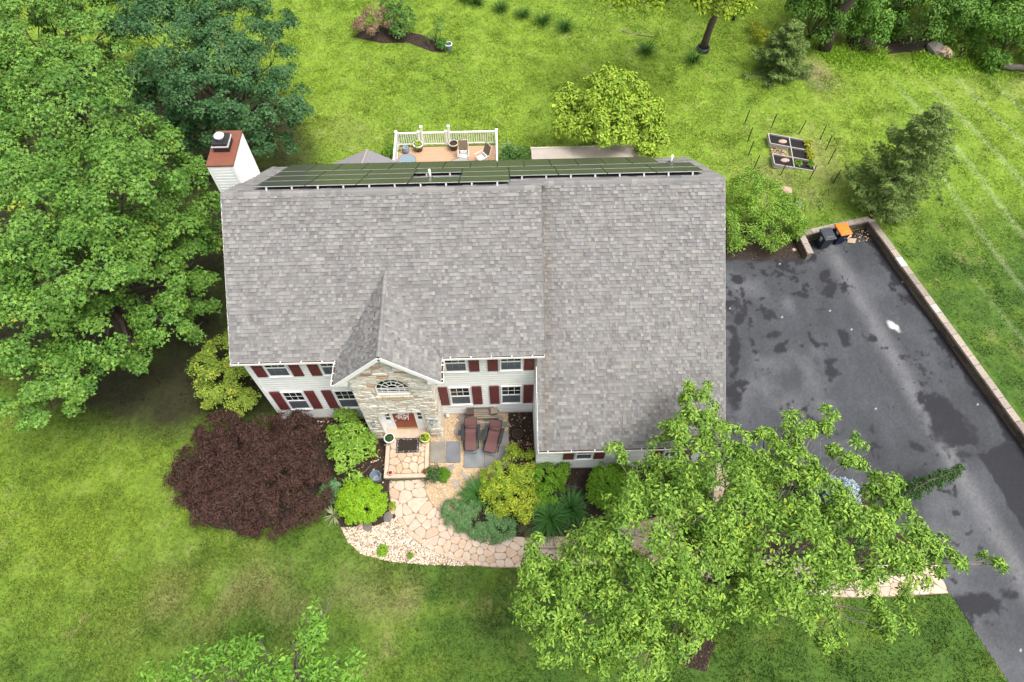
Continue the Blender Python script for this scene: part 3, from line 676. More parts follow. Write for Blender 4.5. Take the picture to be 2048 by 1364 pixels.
# ---- roof -----------------------------------------------------------
rng = np.random.default_rng(21)
deck = MB()
def rslab(pts, n, t):                     # closed slab under the shingles
    pts = np.array(pts, float)-np.array(n)*.004; q = pts-np.array(n)*t; k = len(pts)
    deck.add(list(pts)+list(q), [tuple(range(k)), tuple(range(2*k-1, k-1, -1))]+[(i, k+i, k+(i+1) % k, (i+1) % k) for i in range(k)])
XL, XM = -.219, 11.658
ye, yem, yew = D+4.985, -.297, -3.026
rslab([(XL, yem, zf(yem)), (XM, yem, zf(yem)), (XM, D, HR), (XL, D, HR)], NF, .13)
rslab([(XL, D, HR), (XM, D, HR), (XM, ye, HR-S*4.985), (XL, ye, HR-S*4.985)], NB, .13)
rslab([(W+.0, yew, zw(yew)), (XR, yew, zw(yew)), (XR, D+DW, HWR), (W+.0, D+DW, HWR)], NF, .13)
rslab([(XM-.02, D+DW, HWR), (XR, D+DW, HWR), (XR, ye, HR-S*4.985), (XM-.02, ye, HR-S*4.985)], NB-np.array([0, 0, .001]), .128)
# entrance gable: ridge along Y
GX, GZ, GS, GE, GY = 5.745, 7.70, 1.0, 1.965, -1.36
NL = np.array([-GS, 0, 1])/math.hypot(1, GS); NR = np.array([GS, 0, 1])/math.hypot(1, GS); GSL = math.hypot(1, GS)
yv0, yv1 = D-(HR-(GZ-GS*GE))/S+.1, D-(HR-GZ)/S+.12
rslab([(GX-GE, GY, GZ-GS*GE), (GX, GY, GZ), (GX, yv1, GZ), (GX-GE, yv0, GZ-GS*GE)], NL, .12)
rslab([(GX+GE, GY, GZ-GS*GE), (GX+GE, yv0, GZ-GS*GE), (GX, yv1, GZ), (GX, GY, GZ)], NR, .12)
roof = deck.build('roof', 'roof_deck', house)

SH = []                                   # (verts, colour, centre)
PAL = .80*np.array([(.212, .208, .203), (.228, .224, .219), (.198, .194, .190), (.266, .255, .242), (.196, .183, .172), (.172, .169, .167), (.244, .233, .222)])
PP = np.array([.27, .22, .15, .13, .10, .06, .07])
def lay(o, u, v, n, ul, vl, e=.138, wmin=.07, wmax=.17, cull=None):
    o, u, v, n = (np.array(t, float) for t in (o, u, v, n)); i = 0; vv = 0.
    while vv < vl-.02:
        h = min(e+.035, vl-vv+.01); x = -rng.uniform(0, .2); cb = PAL[rng.choice(7, p=PP)]; left = 0
        while x < ul:
            w = rng.uniform(wmin, wmax); x0, x1 = max(x, 0), min(x+w, ul)
            if left <= 0: cb = PAL[rng.choice(7, p=PP)]*rng.uniform(.93, 1.07); left = rng.integers(1, 5)
            left -= 1
            if x1-x0 > .015:
                rz = .042 if rng.random() < .5 else .020
                cc = (cb if rng.random() < .6 else PAL[rng.choice(7, p=PP)])*rng.uniform(.95, 1.05)*(1.06 if rz > .03 else .92)
                cen = o+u*(x0+x1)/2+v*(vv+e/2)
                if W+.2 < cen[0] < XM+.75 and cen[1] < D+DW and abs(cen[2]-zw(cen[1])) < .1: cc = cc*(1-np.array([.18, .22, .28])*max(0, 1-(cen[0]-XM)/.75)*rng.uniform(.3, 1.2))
                if cull is None or cull(cen):
                    a = o+u*(x0+.001)+v*vv; b = o+u*(x1-.001)+v*vv
                    SH.append((np.array([a+n*rz, b+n*rz, b+v*h+n*.004, a+v*h+n*.004, a-n*.002, b-n*.002, b+v*h-n*.002, a+v*h-n*.002]), cc, cen))
            x += w
        vv += e; i += 1
vF = np.array([0, 1, S])/SL; vB = np.array([0, -1, S])/SL
glx = lambda c: not (abs(c[0]-GX) < (GZ-zf(c[1]))/GS-.12 and c[1] < 2.3)
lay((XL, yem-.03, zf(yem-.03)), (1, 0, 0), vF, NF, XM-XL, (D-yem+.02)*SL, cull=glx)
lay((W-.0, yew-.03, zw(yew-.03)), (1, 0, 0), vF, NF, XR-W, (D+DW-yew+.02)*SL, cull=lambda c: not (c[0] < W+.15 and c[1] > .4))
lay((XR, ye+.02, HR-S*5.005), (-1, 0, 0), vB, NB, XR-XL, 4.98*SL, .16, .3, .75, cull=lambda c: not (c[0] > XM+.3 and c[1] < D+DW))
inm = lambda c: c[2] > zf(c[1])-.16
lay((GX-GE-.02, yv1+.2, GZ-GS*GE-.02), (0, -1, 0), np.array([1, 0, GS])/GSL, NL, yv1+.2-GY, GE*GSL, cull=inm)
lay((GX+GE+.02, GY, GZ-GS*GE-.02), (0, 1, 0), np.array([-1, 0, GS])/GSL, NR, yv1+.2-GY, GE*GSL, cull=inm)
QF = [(0, 1, 2, 3), (4, 5, 1, 0), (5, 6, 2, 1), (7, 4, 0, 3)]
area = []
for v, c, cen in SH:
    p = proj(v[:4]); x, y = p[:, 0], p[:, 1]
    area.append(abs(sum(x[i]*y[(i+1) % 4]-x[(i+1) % 4]*y[i] for i in range(4)))*(1 if cen[1] < D-.2 and (p[:, 0] > 0).all() else 0))
order = np.argsort(area)[::-1]; big = set(order[:300].tolist()); rest = MB()
for i, (v, c, cen) in enumerate(SH):
    if i in big:
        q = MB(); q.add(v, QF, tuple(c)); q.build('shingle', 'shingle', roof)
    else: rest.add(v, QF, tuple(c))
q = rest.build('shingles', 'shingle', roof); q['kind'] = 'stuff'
# ridge caps
def caps(p, q, na, nb, half=.15, e=.2, rz=.03):
    p, q = np.array(p, float), np.array(q, float); L = np.linalg.norm(q-p); d = (q-p)/L; s = 0
    va = nrmz(np.cross(d, na)); vb = nrmz(np.cross(nb, d))
    if va[2] > 0: va = -va
    if vb[2] > 0: vb = -vb
    cc = PAL[0]
    while s < L-.01:
        e1 = min(s+e+.02, L); up = np.array((0, 0, 1.))
        if rng.random() < .6: cc = PAL[rng.choice([0, 0, 1, 1, 2, 3, 6])]*rng.uniform(.95, 1.1)
        vs3 = []
        for t, hz in ((s, rz+.012), (e1, rz)):
            c0 = p+d*t
            vs3 += [c0+va*half+na*.022, c0+va*half*.35+na*(hz+.008), c0+up*hz*1.15, c0+vb*half*.35+nb*(hz+.008), c0+vb*half+nb*.022, c0+va*half-na*.0, c0+vb*half-nb*.0]
        m_ = MB(); m_.add(vs3, [(7+i, 7+i+1, i+1, i) for i in range(4)]+[(0, 1, 2, 3, 4, 6, 5)], tuple(cc)); m_.build('ridge_shingle', 'shingle', roof); s += e
caps((XM-.02, D, HR), (XL, D, HR), NF, NB); caps((XR, D+DW, HWR), (XM+.04, D+DW, HWR), NF, NB); caps((GX, GY, GZ), (GX, yv1+.05, GZ), NL, NR, .13, .22)
# white rake and fascia trim
def trim(p, q, w, h, up=(0, 0, 1), name='fascia'):
    m_ = MB(); m_.bar(p, q, w, h, up); return m_.build(name, 'white_trim', house)
for xx_ in (XL-.002,):
    trim((xx_, yem, zf(yem)-.09), (xx_, D, HR-.09), .022, .15, NF, 'rake_board'); trim((xx_, D, HR-.09), (xx_, ye, HR-S*4.985-.09), .022, .15, NB, 'rake_board')
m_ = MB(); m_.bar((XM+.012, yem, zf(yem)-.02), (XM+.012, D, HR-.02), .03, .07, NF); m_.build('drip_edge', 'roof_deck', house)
trim((XR+.001, yew, zw(yew)-.09), (XR+.001, D+DW, HWR-.09), .012, .15, NF, 'rake_board'); trim((XR+.001, D+DW, HWR-.09), (XR+.001, ye, HR-S*4.985-.09), .022, .15, NB, 'rake_board')
trim((W-.012, yew, zw(yew)-.07), (W-.012, -.3, zw(-.3)-.07), .022, .11, NF, 'rake_board')
# gable front: white rake fascia, soffit and eave returns
for sg in (-1, 1):
    n_ = NL if sg < 0 else NR
    trim((GX, GY-.012, GZ-.125), (GX+sg*(GE+.0), GY-.012, GZ-.125-GS*GE), .024, .18, n_, 'rake_board')
    m_ = MB(); xo, xi = GX+sg*GE, GX+sg*1.50; zb = GZ-GS*GE-.28; k = [(xo, zb+.10), (xi, zb+.10), (xi, GZ-GS*1.50-.24), (xo, GZ-GS*GE-.2)]
    m_.add([(x, GY, z) for x, z in k]+[(x, -.05, z) for x, z in k], [(0, 1, 2, 3), (7, 6, 5, 4), (0, 4, 5, 1), (1, 5, 6, 2), (2, 6, 7, 3), (3, 7, 4, 0)]); m_.build('eave_return', 'white_trim', house)
    m_ = MB(); a = np.array((GX, GY+.005, GZ-.19)); b = np.array((GX+sg*1.6, GY+.005, GZ-.19-GS*1.6)); m_.add([a, b, b+(0, .3, 0), a+(0, .3, 0)], [(0, 1, 2, 3)]); m_.build('soffit', 'white_trim', house)
# ---- gutters
def gutter(p, q, out, nh):
    p, q, out = np.array(p, float), np.array(q, float), np.array(out, float); up = np.array((0, 0, 1.)); L = np.linalg.norm(q-p); d = (q-p)/L
    m_ = MB()
    m_.obox(p+out*.10-up*.10, d*L, out*.014, up*.115); m_.obox(p-up*.10, d*L, out*.11, up*.012); m_.obox(p+out*.0-up*.1, d*L, out*.012, up*.10)
    m_.obox(p-d*.006-up*.1, d*.012, out*.114, up*.11); m_.obox(q-d*.006-up*.1, d*.012, out*.114, up*.11)
    g = m_.build('gutter', 'white_trim', house)
    l_ = MB(); l_.obox(p+d*.02+out*.012-up*.085, d*(L-.04), out*.086, up*.035); l_.build('debris', 'gutter_leaves', g)
    for k in range(nh):
        c = p+d*(L*(k+.4)/nh); h_ = MB(); h_.obox(c-d*.016-out*.05+up*.012, d*.032, out*.168, up*.012); h_.build('hanger', 'white_trim', g)
zg = zf(yem)-.03
gutter((XL, yem-.02, zg), (GX-GE-.06, yem-.02, zg), (0, -1, 0), 5); gutter((GX+GE+.06, yem-.02, zg), (XM, yem-.02, zg), (0, -1, 0), 5)
zg2 = GZ-GS*GE-.05
gutter((GX-GE-.02, yem-.14, zg2), (GX-GE-.02, GY, zg2), (-1, 0, 0), 3); gutter((GX+GE+.02, GY, zg2), (GX+GE+.02, yem-.14, zg2), (1, 0, 0), 3)
gutter((W, yew-.02, zw(yew)-.03), (XR, yew-.02, zw(yew)-.03), (0, -1, 0), 8)

# ---- windows and shutters
def window(x0, x1, z0, z1, y, lower='screen', mlow=False, top_m=True, sash_blind=False):
    fr = MB(); f = .062; zm = z0+(z1-z0)*.50; yo = y-.05
    fr.box(x0, x1, yo, y, z0, z0+f).box(x0, x1, yo, y, z1-f, z1).box(x0, x0+f, yo+.001, y, z0+f, z1-f).box(x1-f, x1, yo+.001, y, z0+f, z1-f).box(x0+f, x1-f, yo+.004, y-.002, zm-.04, zm+.04)
    fr.box(x0-.03, x1+.03, yo-.025, y-.01, z0-.035, z0-.001)
    w = fr.build('window', 'white_trim', house)
    ax0, ax1 = x0+f, x1-f; gz0, gz1 = zm+.04, z1-f; cw = (ax1-ax0)/3; ch = (gz1-gz0)/2
    if top_m:
        for i in range(3):
            for j in range(2):
                p = MB(); p.box(ax0+i*cw+.008, ax0+(i+1)*cw-.008, y-.030, y-.024, gz0+j*ch+.008, gz0+(j+1)*ch-.008); p.build('pane', 'glass', w)
        g = MB()
        for i in (1, 2): g.box(ax0+i*cw-.009, ax0+i*cw+.009, y-.038, y-.022, gz0, gz1)
        g.box(ax0, ax1, y-.0375, y-.0225, gz0+ch-.009, gz0+ch+.009); g.build('muntin', 'white_trim', w)
    else:
        p = MB(); p.box(ax0, ax1, y-.03, y-.024, gz0, gz1); p.build('pane', 'glass', w)
    p = MB(); p.box(ax0, ax1, y-.026, y-.020, z0+f, zm-.04); p.build('insect_screen', 'screen', w)
    if mlow:
        lz0, lz1 = z0+f+.12, zm-.04; ch = (lz1-lz0)/2; g = MB()
        for i in (1, 2): g.box(ax0+i*cw-.008, ax0+i*cw+.008, y-.031, y-.027, lz0+.1, lz1)
        g.box(ax0, ax1, y-.0305, y-.0272, lz0+ch+.05, lz0+ch+.066); g.build('muntin', 'screen_bar', w)
    return w
mat('screen_bar', (.22, .24, .27), .5)
def shutter(x0, x1, z0, z1, y):
    m_ = MB(); m_.box(x0, x1, y-.045, y-.012, z0, z1); s_ = m_.build('shutter', 'shutter', house, bevel=.004)
    zm = (z0+z1)/2; b = .055
    for a, c in ((z0+b+.02, zm-b/2), (zm+b/2, z1-b-.02)):
        p = MB(); xs_ = (x0+b, x1-b); p.add([(xs_[0], y-.0462, a), (xs_[1], y-.0462, a), (xs_[1], y-.0462, c), (xs_[0], y-.0462, c), (xs_[0]+.03, y-.060, a+.03), (xs_[1]-.03, y-.060, a+.03), (xs_[1]-.03, y-.060, c-.03), (xs_[0]+.03, y-.060, c-.03)], [(4, 5, 6, 7), (0, 1, 5, 4), (1, 2, 6, 5), (2, 3, 7, 6), (3, 0, 4, 7)]); p.build('raised_panel', 'shutter', s_)
yS = -.042
for cx in (1.16, 3.33, 8.19, 10.38):
    window(cx-.45, cx+.45, 1.12, 2.76, yS); window(cx-.45, cx+.45, 4.14, 5.56, yS, mlow=True)
    for z0, z1 in ((1.10, 2.78), (4.12, 5.56)):
        shutter(cx-.93, cx-.52, z0, z1, yS); shutter(cx+.52, cx+.93, z0, z1, yS)
for cx in (13.32, 17.0):
    window(cx-.36, cx+.36, 1.2, 2.35, YW-.042, top_m=False); shutter(cx-.86, cx-.42, 1.2, 2.35, YW-.042); shutter(cx+.42, cx+.86, 1.2, 2.35, YW-.042)

# ---- stone entrance
SX0, SX1, SY = 4.2, 7.28, -1.1
def gab(x): return GZ-.22-GS*abs(x-GX)
DX0, DX1, DZ0, DZ1 = 4.78, 6.70, .0, 2.52        # door recess
AX, AZ0, AZS, AR_ = 5.775, 4.22, 4.70, .665       # arched window centre, sill, spring line, radius
AH = .80
core = MB()
def face(x0, x1, z0, z1, y=SY): core.box(x0, x1, y, .0-.01, z0, z1)
face(SX0+.02, DX0, 0, 2.52); face(DX1, SX1-.02, 0, 2.52); core.box(SX0+.02, SX1-.02, SY+.002, -.012, 2.52, 4.1); core.box(SX0+.025, SX1-.025, SY+.13, -.012, 4.1, 5.4)
core.add([(SX0+.03, SY+.13, 5.4), (SX1-.03, SY+.13, 5.4), (SX1-.03, SY+.13, gab(SX1)), (GX, SY+.13, gab(GX)), (SX0+.03, SY+.13, gab(SX0))], [(0, 1, 2, 3, 4)])
# face plate round the arched window (upper wall), as quads between opening outline and wall outline
na = 24; out_, inn = [], []
for k in range(na+1):
    a = math.pi*k/na; inn.append((AX+AR_*math.cos(a), AZS+AH*math.sin(a)))
    x = SX1-.02-(SX1-SX0-.04)*k/na; out_.append((x, gab(x)))
inn = [(AX+AR_, AZ0)]+inn+[(AX-AR_, AZ0)]; out_ = [(SX1-.02, AZ0)]+out_+[(SX0+.02, AZ0)]
k = len(inn); core.add([(x, SY+.002, z) for x, z in inn]+[(x, SY+.002, z) for x, z in out_]+[(x, SY+.14, z) for x, z in inn], [(i, i+1, k+i+1, k+i) for i in range(k-1)]+[(2*k+i, 2*k+i+1, i+1, i) for i in range(k-1)])
core.box(SX0+.02, SX1-.02, SY+.002, -.012, 4.1, AZ0)
entrance = core.build('stone_entrance', 'mortar', house)
rng = np.random.default_rng(33)
def sstone_col():
    k = rng.random()
    b = (.56, .52, .44) if k < .45 else (.64, .61, .55) if k < .72 else (.54, .46, .36) if k < .86 else (.47, .45, .41) if k < .975 else (.42, .27, .18)
    return tuple(np.array(b)*rng.uniform(.88, 1.12))
def stone_obj(P3, nrm, d, col):
    P3 = np.array(P3); c = P3.mean(0); k = len(P3); nrm = np.array(nrm, float)
    mid = P3+nrm*d*.7; top = c+(P3-c)*.80+nrm*d; m_ = MB()
    m_.add(list(P3)+list(mid)+list(top), [(i, (i+1) % k, k+(i+1) % k, k+i) for i in range(k)]+[(k+i, k+(i+1) % k, 2*k+(i+1) % k, 2*k+i) for i in range(k)]+[tuple(range(2*k, 3*k))], col); m_.build('stone', 'stone', entrance)
seeds = relax_seeds(SX1-SX0, 7.5, 330, rng, 12, 2.3)+np.array([SX0, 0])
for s_, cell_ in zip(seeds, vcells(seeds-np.array([SX0, 0]), [(0, 0), (SX1-SX0, 0), (SX1-SX0, 7.5), (0, 7.5)], 2.3)):
    if len(cell_) < 3: continue
    P = [p+np.array([SX0, 0]) for p in cell_]; c = np.mean(P, 0)
    if c[1] > gab(c[0])-.03: continue
    P = clip(P, np.array([GX, gab(GX)]), np.array([-GS, 1.])); P = clip(P, np.array([GX, gab(GX)]), np.array([GS, 1.])) if len(P) > 2 else P
    if len(P) < 3: continue
    c = np.mean(P, 0)
    if DX0-.02 < c[0] < DX1+.02 and c[1] < DZ1+.01: continue
    if c[1] < DZ1 and c[0] < DX0: P = clip(P, np.array([DX0-.01, 0]), np.array([1., 0]))
    elif c[1] < DZ1 and c[0] > DX1: P = clip(P, np.array([DX1+.01, 0]), np.array([-1., 0]))
    elif DX0-.2 < c[0] < DX1+.2: P = clip(P, np.array([0, DZ1+.01]), np.array([0, -1.]))
    if len(P) < 3: continue
    c = np.mean(P, 0)
    # sill course and arch
    if abs(c[0]-AX) < .78 and AZ0-.26 < c[1] < AZ0+.02: continue
    if abs(c[0]-AX) < .76 and c[1] <= AZ0-.26: P = clip(P, np.array([0, AZ0-.26]), np.array([0, 1.]))
    if c[1] > AZ0-.02 and abs(c[0]-AX) < 1.2:
        e = np.array([(c[0]-AX)/AR_, max(0, c[1]-AZS)/AH]); q = np.hypot(*e)
        if q < 1.02 and c[1] < AZS+AH: continue
        if c[1] < AZS: P = clip(P, np.array([AX+np.sign(c[0]-AX)*(AR_+.02), 0]), np.array([-np.sign(c[0]-AX), 0.]))
        else:
            e /= q; g = np.array([e[0]/AR_, e[1]/AH]); P = clip(P, np.array([AX+AR_*1.03*e[0], AZS+AH*1.03*e[1]]), -g/np.hypot(*g))
    if len(P) < 3: continue
    P = shrink(P, .012)
    if len(P) < 3: continue
    stone_obj([(p[0], SY, p[1]) for p in roundpoly(P)], (0, -1, 0), rng.uniform(.02, .055), sstone_col())
for sx, nx_ in ((SX1, 1), (SX0, -1)):
    core2 = relax_seeds(1.08, 5.4, 46, rng, 12, 1.8)
    for cell_ in vcells(core2, [(0, 0), (1.08, 0), (1.08, 5.4), (0, 5.4)], 1.8):
        q = shrink(cell_, .012) if len(cell_) > 2 else []
        if len(q) < 3: continue
        P = [(sx-nx_*.02, SY+.01+p[0], p[1]) for p in roundpoly(q)]
        if nx_ < 0: P = P[::-1]
        stone_obj(P, (nx_, 0, 0), rng.uniform(.02, .05), sstone_col())
x = AX-.74
while x < AX+.70:                                # sill stones
    w = min(rng.uniform(.2, .32), AX+.74-x); m_ = MB(); m_.box(x+.006, x+w-.006, SY-.075, SY-.0, AZ0-.25, AZ0-.01, tuple(np.array((.55, .46, .34))*rng.uniform(.88, 1.1))); m_.build('sill_stone', 'stone', entrance, bevel=.01); x += w
# arched window
yw_ = SY+.10; fr = MB()
def arc_band(r0, h0, r1, h1, y0, y1, a0=0., a1=math.pi, n=24):
    vs4 = []
    for k in range(n+1):
        a = a0+(a1-a0)*k/n
        for r, h in ((r0, h0), (r1, h1)):
            vs4 += [(AX+r*math.cos(a), y0, AZS+h*math.sin(a)), (AX+r*math.cos(a), y1, AZS+h*math.sin(a))]
    fs4 = []
    for k in range(n):
        o = k*4; fs4 += [(o, o+4, o+6, o+2), (o+1, o+3, o+7, o+5), (o, o+1, o+5, o+4), (o+2, o+6, o+7, o+3)]
    fr.add(vs4, fs4)
arc_band(AR_-.05, AH-.05, AR_+.003, AH+.003, yw_-.06, yw_)
fr.box(AX-AR_, AX-AR_+.05, yw_-.06, yw_, AZ0, AZS).box(AX+AR_-.05, AX+AR_, yw_-.06, yw_, AZ0, AZS).box(AX-AR_+.05, AX+AR_-.05, yw_-.059, yw_, AZ0, AZ0+.06)
aw = fr.build('arched_window', 'white_trim', house)
fr = MB()
for f_ in (.33, .66): arc_band(AR_*f_-.010, AH*f_-.010, AR_*f_+.010, AH*f_+.010, yw_-.04, yw_-.02)
for a in (30, 60, 90, 120, 150):
    a = R_(a); r0 = .33 if a != R_(90) else .33
    fr.bar((AX+AR_*r0*math.cos(a), yw_-.031, AZS+AH*r0*math.sin(a)), (AX+(AR_-.04)*math.cos(a), yw_-.031, AZS+(AH-.04)*math.sin(a)), .02, .014, (0, 1, 0))
for f_ in (-.66, -.33, .33, .66): fr.box(AX+AR_*f_-.01, AX+AR_*f_+.01, yw_-.0405, yw_-.0195, AZ0+.06, AZS)
for z in (AZ0+.20, AZ0+.36, AZS): fr.box(AX-AR_+.05, AX+AR_-.05, yw_-.041, yw_-.019, z-.01, z+.01)
fr.build('muntin', 'white_trim', aw)
gl = MB(); gl.add([(AX+(AR_-.04)*math.cos(math.pi*k/16), yw_-.022, AZS+(AH-.04)*math.sin(math.pi*k/16)) for k in range(17)], [tuple(range(17))]); gl.build('pane', 'glass', aw)
xw = np.linspace(AX-AR_+.05, AX+AR_-.05, 6)
for i in range(5):
    for z0, z1, m_n in ((AZ0+.06, AZ0+.19, 'blind'), (AZ0+.21, AZ0+.35, 'glass'), (AZ0+.37, AZS-.01, 'glass')):
        g = MB(); g.box(xw[i]+.01, xw[i+1]-.01, yw_-.028, yw_-.021, z0, z1); g.build('pane', m_n, aw)
# door, sidelights
yd = -.80; sur = MB()
sur.box(DX0, DX1, yd+.03, -.02, .35, DZ1); sur.box(DX0, DX0+.03, SY+.02, yd+.03, .35, DZ1); sur.box(DX1-.03, DX1, SY+.02, yd+.03, .35, DZ1); sur.box(DX0, DX1, SY+.03, yd+.03, DZ1-.03, DZ1)
sur.box(5.20, 5.285, yd-.03, yd+.035, .36, 2.46).box(6.21, 6.295, yd-.03, yd+.035, .36, 2.46).box(DX0+.03, DX1-.03, yd-.029, yd+.034, 2.40, 2.489)
sur.box(DX0+.03, DX0+.14, yd-.028, yd+.033, .36, 2.399).box(DX1-.14, DX1-.03, yd-.028, yd+.033, .36, 2.399)
surround = sur.build('door_surround', 'white_trim', house)
for x0, x1 in ((DX0+.145, 5.195), (6.30, DX1-.145)):
    sl = MB(); sl.box(x0, x1, yd-.02, yd+.03, .36, 1.25).box(x0+.05, x1-.05, yd-.035, yd-.019, .5, 1.12).box(x0, x0+.04, yd-.02, yd+.03, 1.25, 2.4).box(x1-.04, x1, yd-.02, yd+.03, 1.25, 2.4)
    for z in (1.25, 1.62, 1.98, 2.33): sl.box(x0+.04, x1-.04, yd-.02, yd+.03, z, z+.06)
    s_ = sl.build('sidelight', 'white_trim', house)
    for z in (1.31, 1.68, 2.04):
        p = MB(); p.box(x0+.04, x1-.04, yd, yd+.008, z, z+.31); p.build('pane', 'glass', s_)
d_ = MB(); d_.box(5.29, 6.205, yd-.022, yd+.028, .37, 2.40); door = d_.build('door', 'door_red', house, bevel=.004)
for x0, x1 in ((5.38, 5.70), (5.79, 6.11)):
    for z0, z1 in ((.62, 1.25), (1.36, 2.0), (2.08, 2.30)):
        p = MB(); p.box(x0, x1, yd-.036, yd-.0215, z0, z1); p.build('door_panel', 'door_red', door, bevel=.008)
p = MB(); p.box(5.31, 6.185, yd-.031, yd-.0225, .38, .53); p.build('kick_plate', 'brass', door)
p = MB(); p.lathe([(.0, 0), (.03, .005), (.032, .03), (.015, .05), (0, .055)], 10); h_ = p.build('door_handle', 'silver', door); h_.location = (5.36, yd-.025, 1.3); h_.rotation_euler = (R_(90), 0, 0)
p = MB(); p.box(DX0, DX1, SY-.12, yd-.02, .30, .362); p.build('threshold', 'concrete', house)
for lx in (4.53, 6.98):                           # wall lanterns
    m_ = MB(); m_.box(lx-.05, lx+.05, SY-.07, SY-.02, 1.75, 1.95).bar((lx, SY-.06, 1.9), (lx, SY-.17, 1.98), .025)
    ln = m_.build('wall_lantern', 'blue_metal', house)
    m_ = MB(); m_.lathe([(.02, .34), (.06, .30), (.085, .26), (.075, .25), (.065, .06), (.05, .0), (.015, -.03)], 8, (lx, SY-.17, 1.66)); m_.build('lamp_body', 'blue_metal', ln)

# ---- chimney
CX0, CX1, CY0, CY1, CZ = -1.12, -.17, 6.45, 8.30, 9.28
ch = MB(); ch.box(CX0, CX1, CY0, CY1, 0, CZ-.02); chim = ch.build('chimney', 'siding', house)
siding('chimney_siding', (CX0+.08, CY0, 0), (1, 0, 0), (0, -1, 0), CX1-CX0-.16, 3, CZ-.06, .15, chim); siding('chimney_siding', (CX1, CY0+.08, 0), (0, 1, 0), (1, 0, 0), CY1-CY0-.16, 5.5, CZ-.06, .15, chim)
m_ = MB()
for x, y in ((CX0, CY0), (CX1, CY0), (CX1, CY1), (CX0, CY1)): m_.box(x-(.03 if x == CX0 else .07), x+(.07 if x == CX0 else .03), y-(.03 if y == CY0 else .07), y+(.07 if y == CY0 else .03), 3, CZ-.05)
m_.build('corner_trim', 'white_trim', chim)
m_ = MB(); m_.box(CX0-.05, CX1+.05, CY0-.05, CY1+.05, CZ-.06, CZ+.03); m_.build('chimney_cap', 'brown_flash', chim, bevel=.01)
fx, fy = (CX0+CX1)/2-.02, CY0+1.0
m_ = MB(); m_.box(fx-.30, fx+.30, fy-.33, fy+.33, CZ+.03, CZ+.26); fl = m_.build('flue_box', 'black_metal', chim, bevel=.01)
m_ = MB(); m_.box(fx-.33, fx+.33, fy-.36, fy+.36, CZ+.26, CZ+.31); m_.build('flue_band', 'silver', fl, bevel=.008)
m_ = MB(); m_.box(fx-.29, fx+.29, fy-.32, fy+.32, CZ+.31, CZ+.43); m_.build('flue_tray', 'black_metal', fl, bevel=.01)
m_ = MB(); m_.lathe([(.13, 0), (.13, .08), (.19, .10), (.20, .15), (.12, .19), (0, .2)], 18, (fx, fy, CZ+.43)); m_.build('flue_cap', 'pipe_white', fl, True)

# ---- solar panels on the rear slope
uB = np.array([1., 0, 0]); dB = np.array([0, 1, -S])/SL
def panel(x0, v0, w, h):
    o = np.array([x0, D, HR])+dB*v0+NB*.13; m_ = MB(); m_.obox(o+uB*.012+dB*.012, uB*(w-.024), dB*(h-.024), NB*.034); f_ = m_.build('solar_panel', 'panel', house)
    m_ = MB()
    for a, b, c_ in ((o, uB*w, dB*.014), (o+dB*(h-.014), uB*w, dB*.014), (o+dB*.014, uB*.014, dB*(h-.028)), (o+uB*(w-.014)+dB*.014, uB*.014, dB*(h-.028))): m_.obox(a, b, c_, NB*.038)
    m_.build('panel_frame', 'panel_frame', f_)
    m_ = MB(); m_.obox(o+uB*.02-dB*.016+NB*.028, uB*(w-.04), dB*.036, NB*.014); m_.build('edge_strip', 'silver', f_)
    for s_ in (.25, .75):                        # mounting feet
        m_ = MB(); m_.obox(o+uB*(w*s_-.03)-dB*.05-NB*.12, uB*.06, dB*.06, NB*.13); m_.obox(o+uB*(w*s_-.055)-dB*.09-NB*.122, uB*.11, dB*.1, NB*.012); m_.build('mounting_foot', 'silver', f_)
pw = 1.92; v0 = .30; hh = 1.14
for r in range(3):
    for i in range(9):
        if r == 0 and i > 4: continue
        if r == 1 and i == 3: continue
        panel(.92+i*pw, v0+r*(hh+.02), pw-.015, hh)
for i in range(14): panel(.84+i*1.15, v0+3*(hh+.02), 1.135, 1.9)
def vent(x, y, h, r=.05):
    z = HR-S*(y-D); m_ = MB(); m_.tube([(x, y, z-.1), (x, y, z+h)], r, 10); v_ = m_.build('vent_pipe', 'pipe_white', house, True); m_ = MB(); m_.lathe([(.16, -.02), (.1, .05), (.06, .10)], 10, (x, y, z)); m_.build('flashing', 'black_metal', v_)
vent(7.35, D+1.75, .5); vent(17.65, D+3.9, .45)

# ---- porch
PX0, PX1, PY0, PY1, PZ = 4.83, 6.73, -3.08, -1.1, .34
porch = empty('porch', (5.78, -2.1, 0), 0, 'raised front stoop of tan stamped concrete with a border', 'porch')
m_ = MB(); m_.box(PX0+.03-5.78, PX1-.03-5.78, PY0+.03+2.1, PY1+2.1, -.03, PZ-.02); m_.build('base', 'joint', porch)
bw = .17
for x0, x1, y0, y1 in ((PX0, PX0+bw, PY0+bw+.01, PY1), (PX1-bw, PX1, PY0+bw+.01, PY1), (PX0, PX1, PY0, PY0+bw)):
    m_ = MB(); m_.box(x0-5.78, x1-5.78, y0+2.1, y1+2.1, PZ-.10, PZ+.01); m_.build('border', 'concrete', porch, bevel=.01)
rng = np.random.default_rng(4)
w_, h_ = PX1-PX0-2*bw-.02, PY1-PY0-bw-.02; seeds = relax_seeds(w_, h_, 27, rng, 9)
for cell_ in vcells(seeds, [(0, 0), (w_, 0), (w_, h_), (0, h_)]):
    q = shrink(cell_, .012) if len(cell_) > 2 else []
    if len(q) < 3: continue
    st = MB(); st.prism(np.array(roundpoly(q))+np.array([PX0+bw+.01-5.78, PY0+bw+.01+2.1]), PZ-.03, PZ+.002+rng.uniform(0, .005), stone_col(rng, (.45, .345, .245)), .02); st.build('flagstone', 'flagstone', porch)

